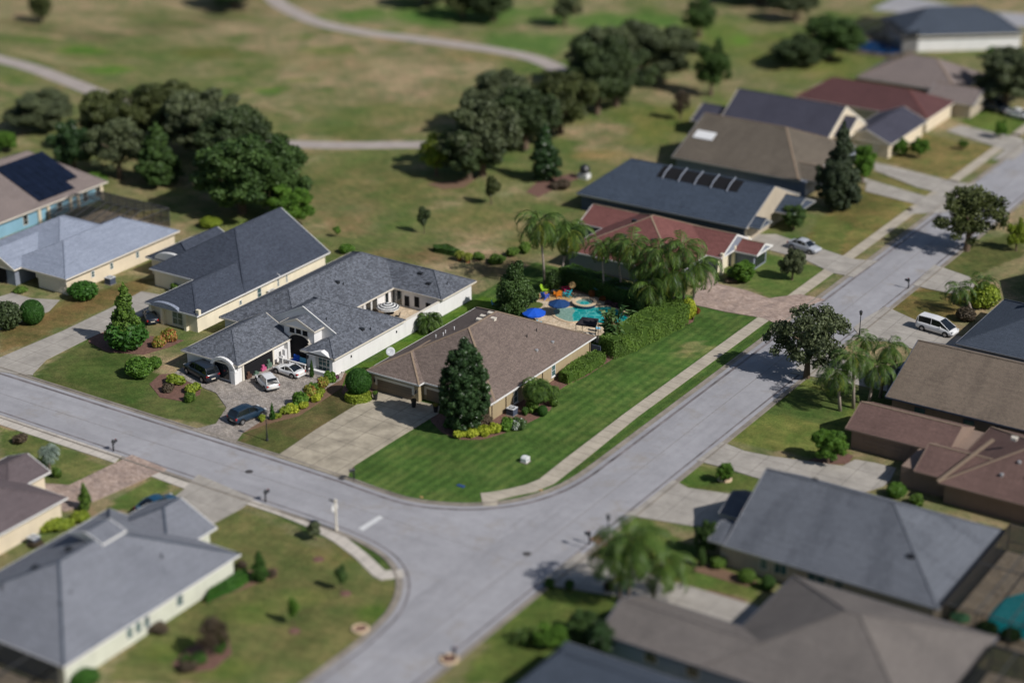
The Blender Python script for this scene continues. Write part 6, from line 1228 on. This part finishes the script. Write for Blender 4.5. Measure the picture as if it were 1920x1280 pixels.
def car(kind,px,py,front,paint,label,scale=1.,group='parked cars'):
    K=KIND[kind]; x,y=G(px,py); fx,fy=G(*front); ang=math.atan2(fy-y,fx-x); L,W_,H=K['L']*scale,K['W']*scale,K['H']*scale; z0=.075
    t=empty('parked_car' if kind!='van' else 'parked_van',(x,y,z0),label,'car' if kind!='van' else 'van',group); c,s=math.cos(ang),math.sin(ang)
    def put(mb): mb.v=[(x+c*p-s*q,y+s*p+c*q,z0+r) for p,q,r in mb.v]; return mb
    mb=MB(); rows=[]; B_=K['body']; ts=[b[0] for b in B_]; tt=sorted(set(list(np.linspace(0,1,15))+ts))
    for u in tt:
        w=float(np.interp(u,ts,[b[1] for b in B_]))*W_/2; zl=float(np.interp(u,ts,[b[2] for b in B_]))*scale; zb=float(np.interp(u,ts,[b[3] for b in B_]))*scale; X_=(u-.5)*L; m=(zl+zb)/2
        rows.append([(X_,-w*.86,zl),(X_,-w*.98,zl+.12),(X_,-w,m),(X_,-w*.96,zb-.07),(X_,-w*.86,zb),(X_,0,zb+.035),(X_,w*.86,zb),(X_,w*.96,zb-.07),(X_,w,m),(X_,w*.98,zl+.12),(X_,w*.86,zl)])
    n=len(rows[0]); vs=[p for r in rows for p in r]; fs=[(i*n+j,i*n+(j+1)%n,(i+1)*n+(j+1)%n,(i+1)*n+j) for i in range(len(rows)-1) for j in range(n)]+[tuple(range(n-1,-1,-1)),tuple((len(rows)-1)*n+j for j in range(n))]
    mb.add(vs,fs); body=put(mb).build('body',M[paint],t,True)
    C_=K['cab']; g=MB(); rows=[]
    for u,z in C_:
        zb=float(np.interp(u,ts,[b[3] for b in B_]))*scale; wb=W_/2*.86; z=z*scale; f=min(1,max(0,(z-zb)/(H-zb))); X_=(u-.5)*L; wt=wb*(1-.20*f); rows.append([(X_,-wb,zb-.03),(X_,-wt,z),(X_,0,z+.03*f),(X_,wt,z),(X_,wb,zb-.03)])
    n=5; vs=[p for r in rows for p in r]; g.add(vs,[(i*n+j,i*n+(j+1)%n,(i+1)*n+(j+1)%n,(i+1)*n+j) for i in range(len(rows)-1) for j in range(n)]+[(4,3,2,1,0),tuple((len(rows)-1)*n+j for j in range(n))]); put(g).build('windows',M['carglass'],t)
    r=MB(); R=rows[2:-1] if kind!='coupe' else rows[2:-1]
    vs=[]
    for q in R:
        vs+=[(q[1][0],q[1][1]-.012,q[1][2]-.03),(q[1][0],q[1][1]*.97,q[1][2]+.022),(q[2][0],0,q[2][2]+.03),(q[3][0],q[3][1]*.97,q[3][2]+.022),(q[3][0],q[3][1]+.012,q[3][2]-.03)]
    k=5; r.add(vs,[(i*k+j,i*k+j+1,(i+1)*k+j+1,(i+1)*k+j) for i in range(len(R)-1) for j in range(k-1)])
    for sg in (1,3):
        for a,b in zip(range(len(rows)-1),range(1,len(rows))):
            if a in (0,1) or b==len(rows)-1:
                pa,pb=Vector(rows[a][sg]),Vector(rows[b][sg]); o=Vector((0,.01*(1 if sg==3 else -1),.0)); r.bar(pa+o,pb+o,.07,.05)
        for i in ((3,) if kind in('coupe',) else (2,3)):
            q=rows[i]; r.bar(Vector(q[sg]),Vector(q[0 if sg==1 else 4]),.07,.04)
    put(r).build('roof',M[paint],t,False)
    wr=.33*scale*(1.12 if kind in('big',) else 1)
    for u in (.19,.81):
        for sg in (-1,1):
            mb=MB(); X_=(u-.5)*L; Y_=sg*(W_/2-.10); nseg=18
            mb.add([(X_+wr*math.cos(2*math.pi*i/nseg),Y_+d,wr+wr*math.sin(2*math.pi*i/nseg)) for d in (-.11,.11) for i in range(nseg)],[tuple(range(nseg)),tuple(range(2*nseg-1,nseg-1,-1))]+[(i,(i+1)%nseg,nseg+(i+1)%nseg,nseg+i) for i in range(nseg)])
            wh=put(mb).build('wheel',M['tyre'],t)
            mb=MB(); q=wr*.62; mb.add([(X_+q*math.cos(2*math.pi*i/nseg),Y_+sg*d,wr+q*math.sin(2*math.pi*i/nseg)) for d in (.10,.125) for i in range(nseg)],[tuple(range(nseg)),tuple(range(2*nseg-1,nseg-1,-1))]+[(i,(i+1)%nseg,nseg+(i+1)%nseg,nseg+i) for i in range(nseg)]); put(mb).build('rim',M['rim'],wh)
            mb=MB(); 
            for a in np.linspace(0,math.pi,10)[:-1]:
                a2=a+math.pi/9; mb.bar((X_+(wr+.05)*math.cos(a),sg*(W_/2-.015),wr+(wr+.05)*math.sin(a)),(X_+(wr+.05)*math.cos(a2),sg*(W_/2-.015),wr+(wr+.05)*math.sin(a2)),.05,.06)
            put(mb).build('wheel_arch',M['tyre'],t)
    zb=B_[1][3]*scale
    for sg in (-1,1):
        put(MB().box(-L/2-.0,-L/2+.2,min(sg*W_*.29,sg*W_*.45),max(sg*W_*.29,sg*W_*.45),zb-.30,zb-.10)).build('tail_light',M['lampred'],t)
        put(MB().box(L/2-.32,L/2-.06,min(sg*W_*.26,sg*W_*.42),max(sg*W_*.26,sg*W_*.42),zb-.38,zb-.24)).build('headlight',M['lampw'],t)
        put(MB().box(L*.16,L*.16+.12,min(sg*W_*.48,sg*W_*.57),max(sg*W_*.48,sg*W_*.57),zb-.02,zb+.14)).build('mirror',M[paint],t)
    put(MB().box(-L/2-.02,-L/2+.05,-.26,.26,.5*scale,.62*scale)).build('number_plate',M['trim'],t)
    put(MB().box(-L/2-.03,-L/2+.15,-W_*.4,W_*.4,.28*scale,.40*scale)).build('bumper',M['tyre' if kind in('suv','big') else paint],t)
    return t
car('suv',501,724,(484,707),'paint_white','white compact SUV on the paved court with its tail to the road',.93)
car('coupe',542,702,(515,693),'paint_white','white low sports coupe parked by the balustrade',.98)
car('suv',464,786,(492,775),'paint_navy','dark navy SUV at the mouth of the paved court near the lamp post',1.0)
car('big',378,706,(345,687),'paint_dark','large dark SUV beside the garage arch of the white house',1.0)
car('sedan',296,956,(312,949),'paint_teal','dark blue car half hidden by the sage house roof',1.0)
car('sedan',1508,470,(1528,476),'paint_silver','silver white car on the driveway of the slate house',1.0)
car('van',1757,623,(1795,634),'paint_white','white van on the driveway at the right',1.0); car('big',1862,207,(1890,215),'paint_navy','dark blue SUV in the shade at the upper right',1.05); car('sedan',1910,222,(1935,228),'paint_white','white car cut by the right edge at the top',1.0)
car('sedan',283,600,(275,580),'paint_dark','dark car in the shade in front of the cream house',.85)
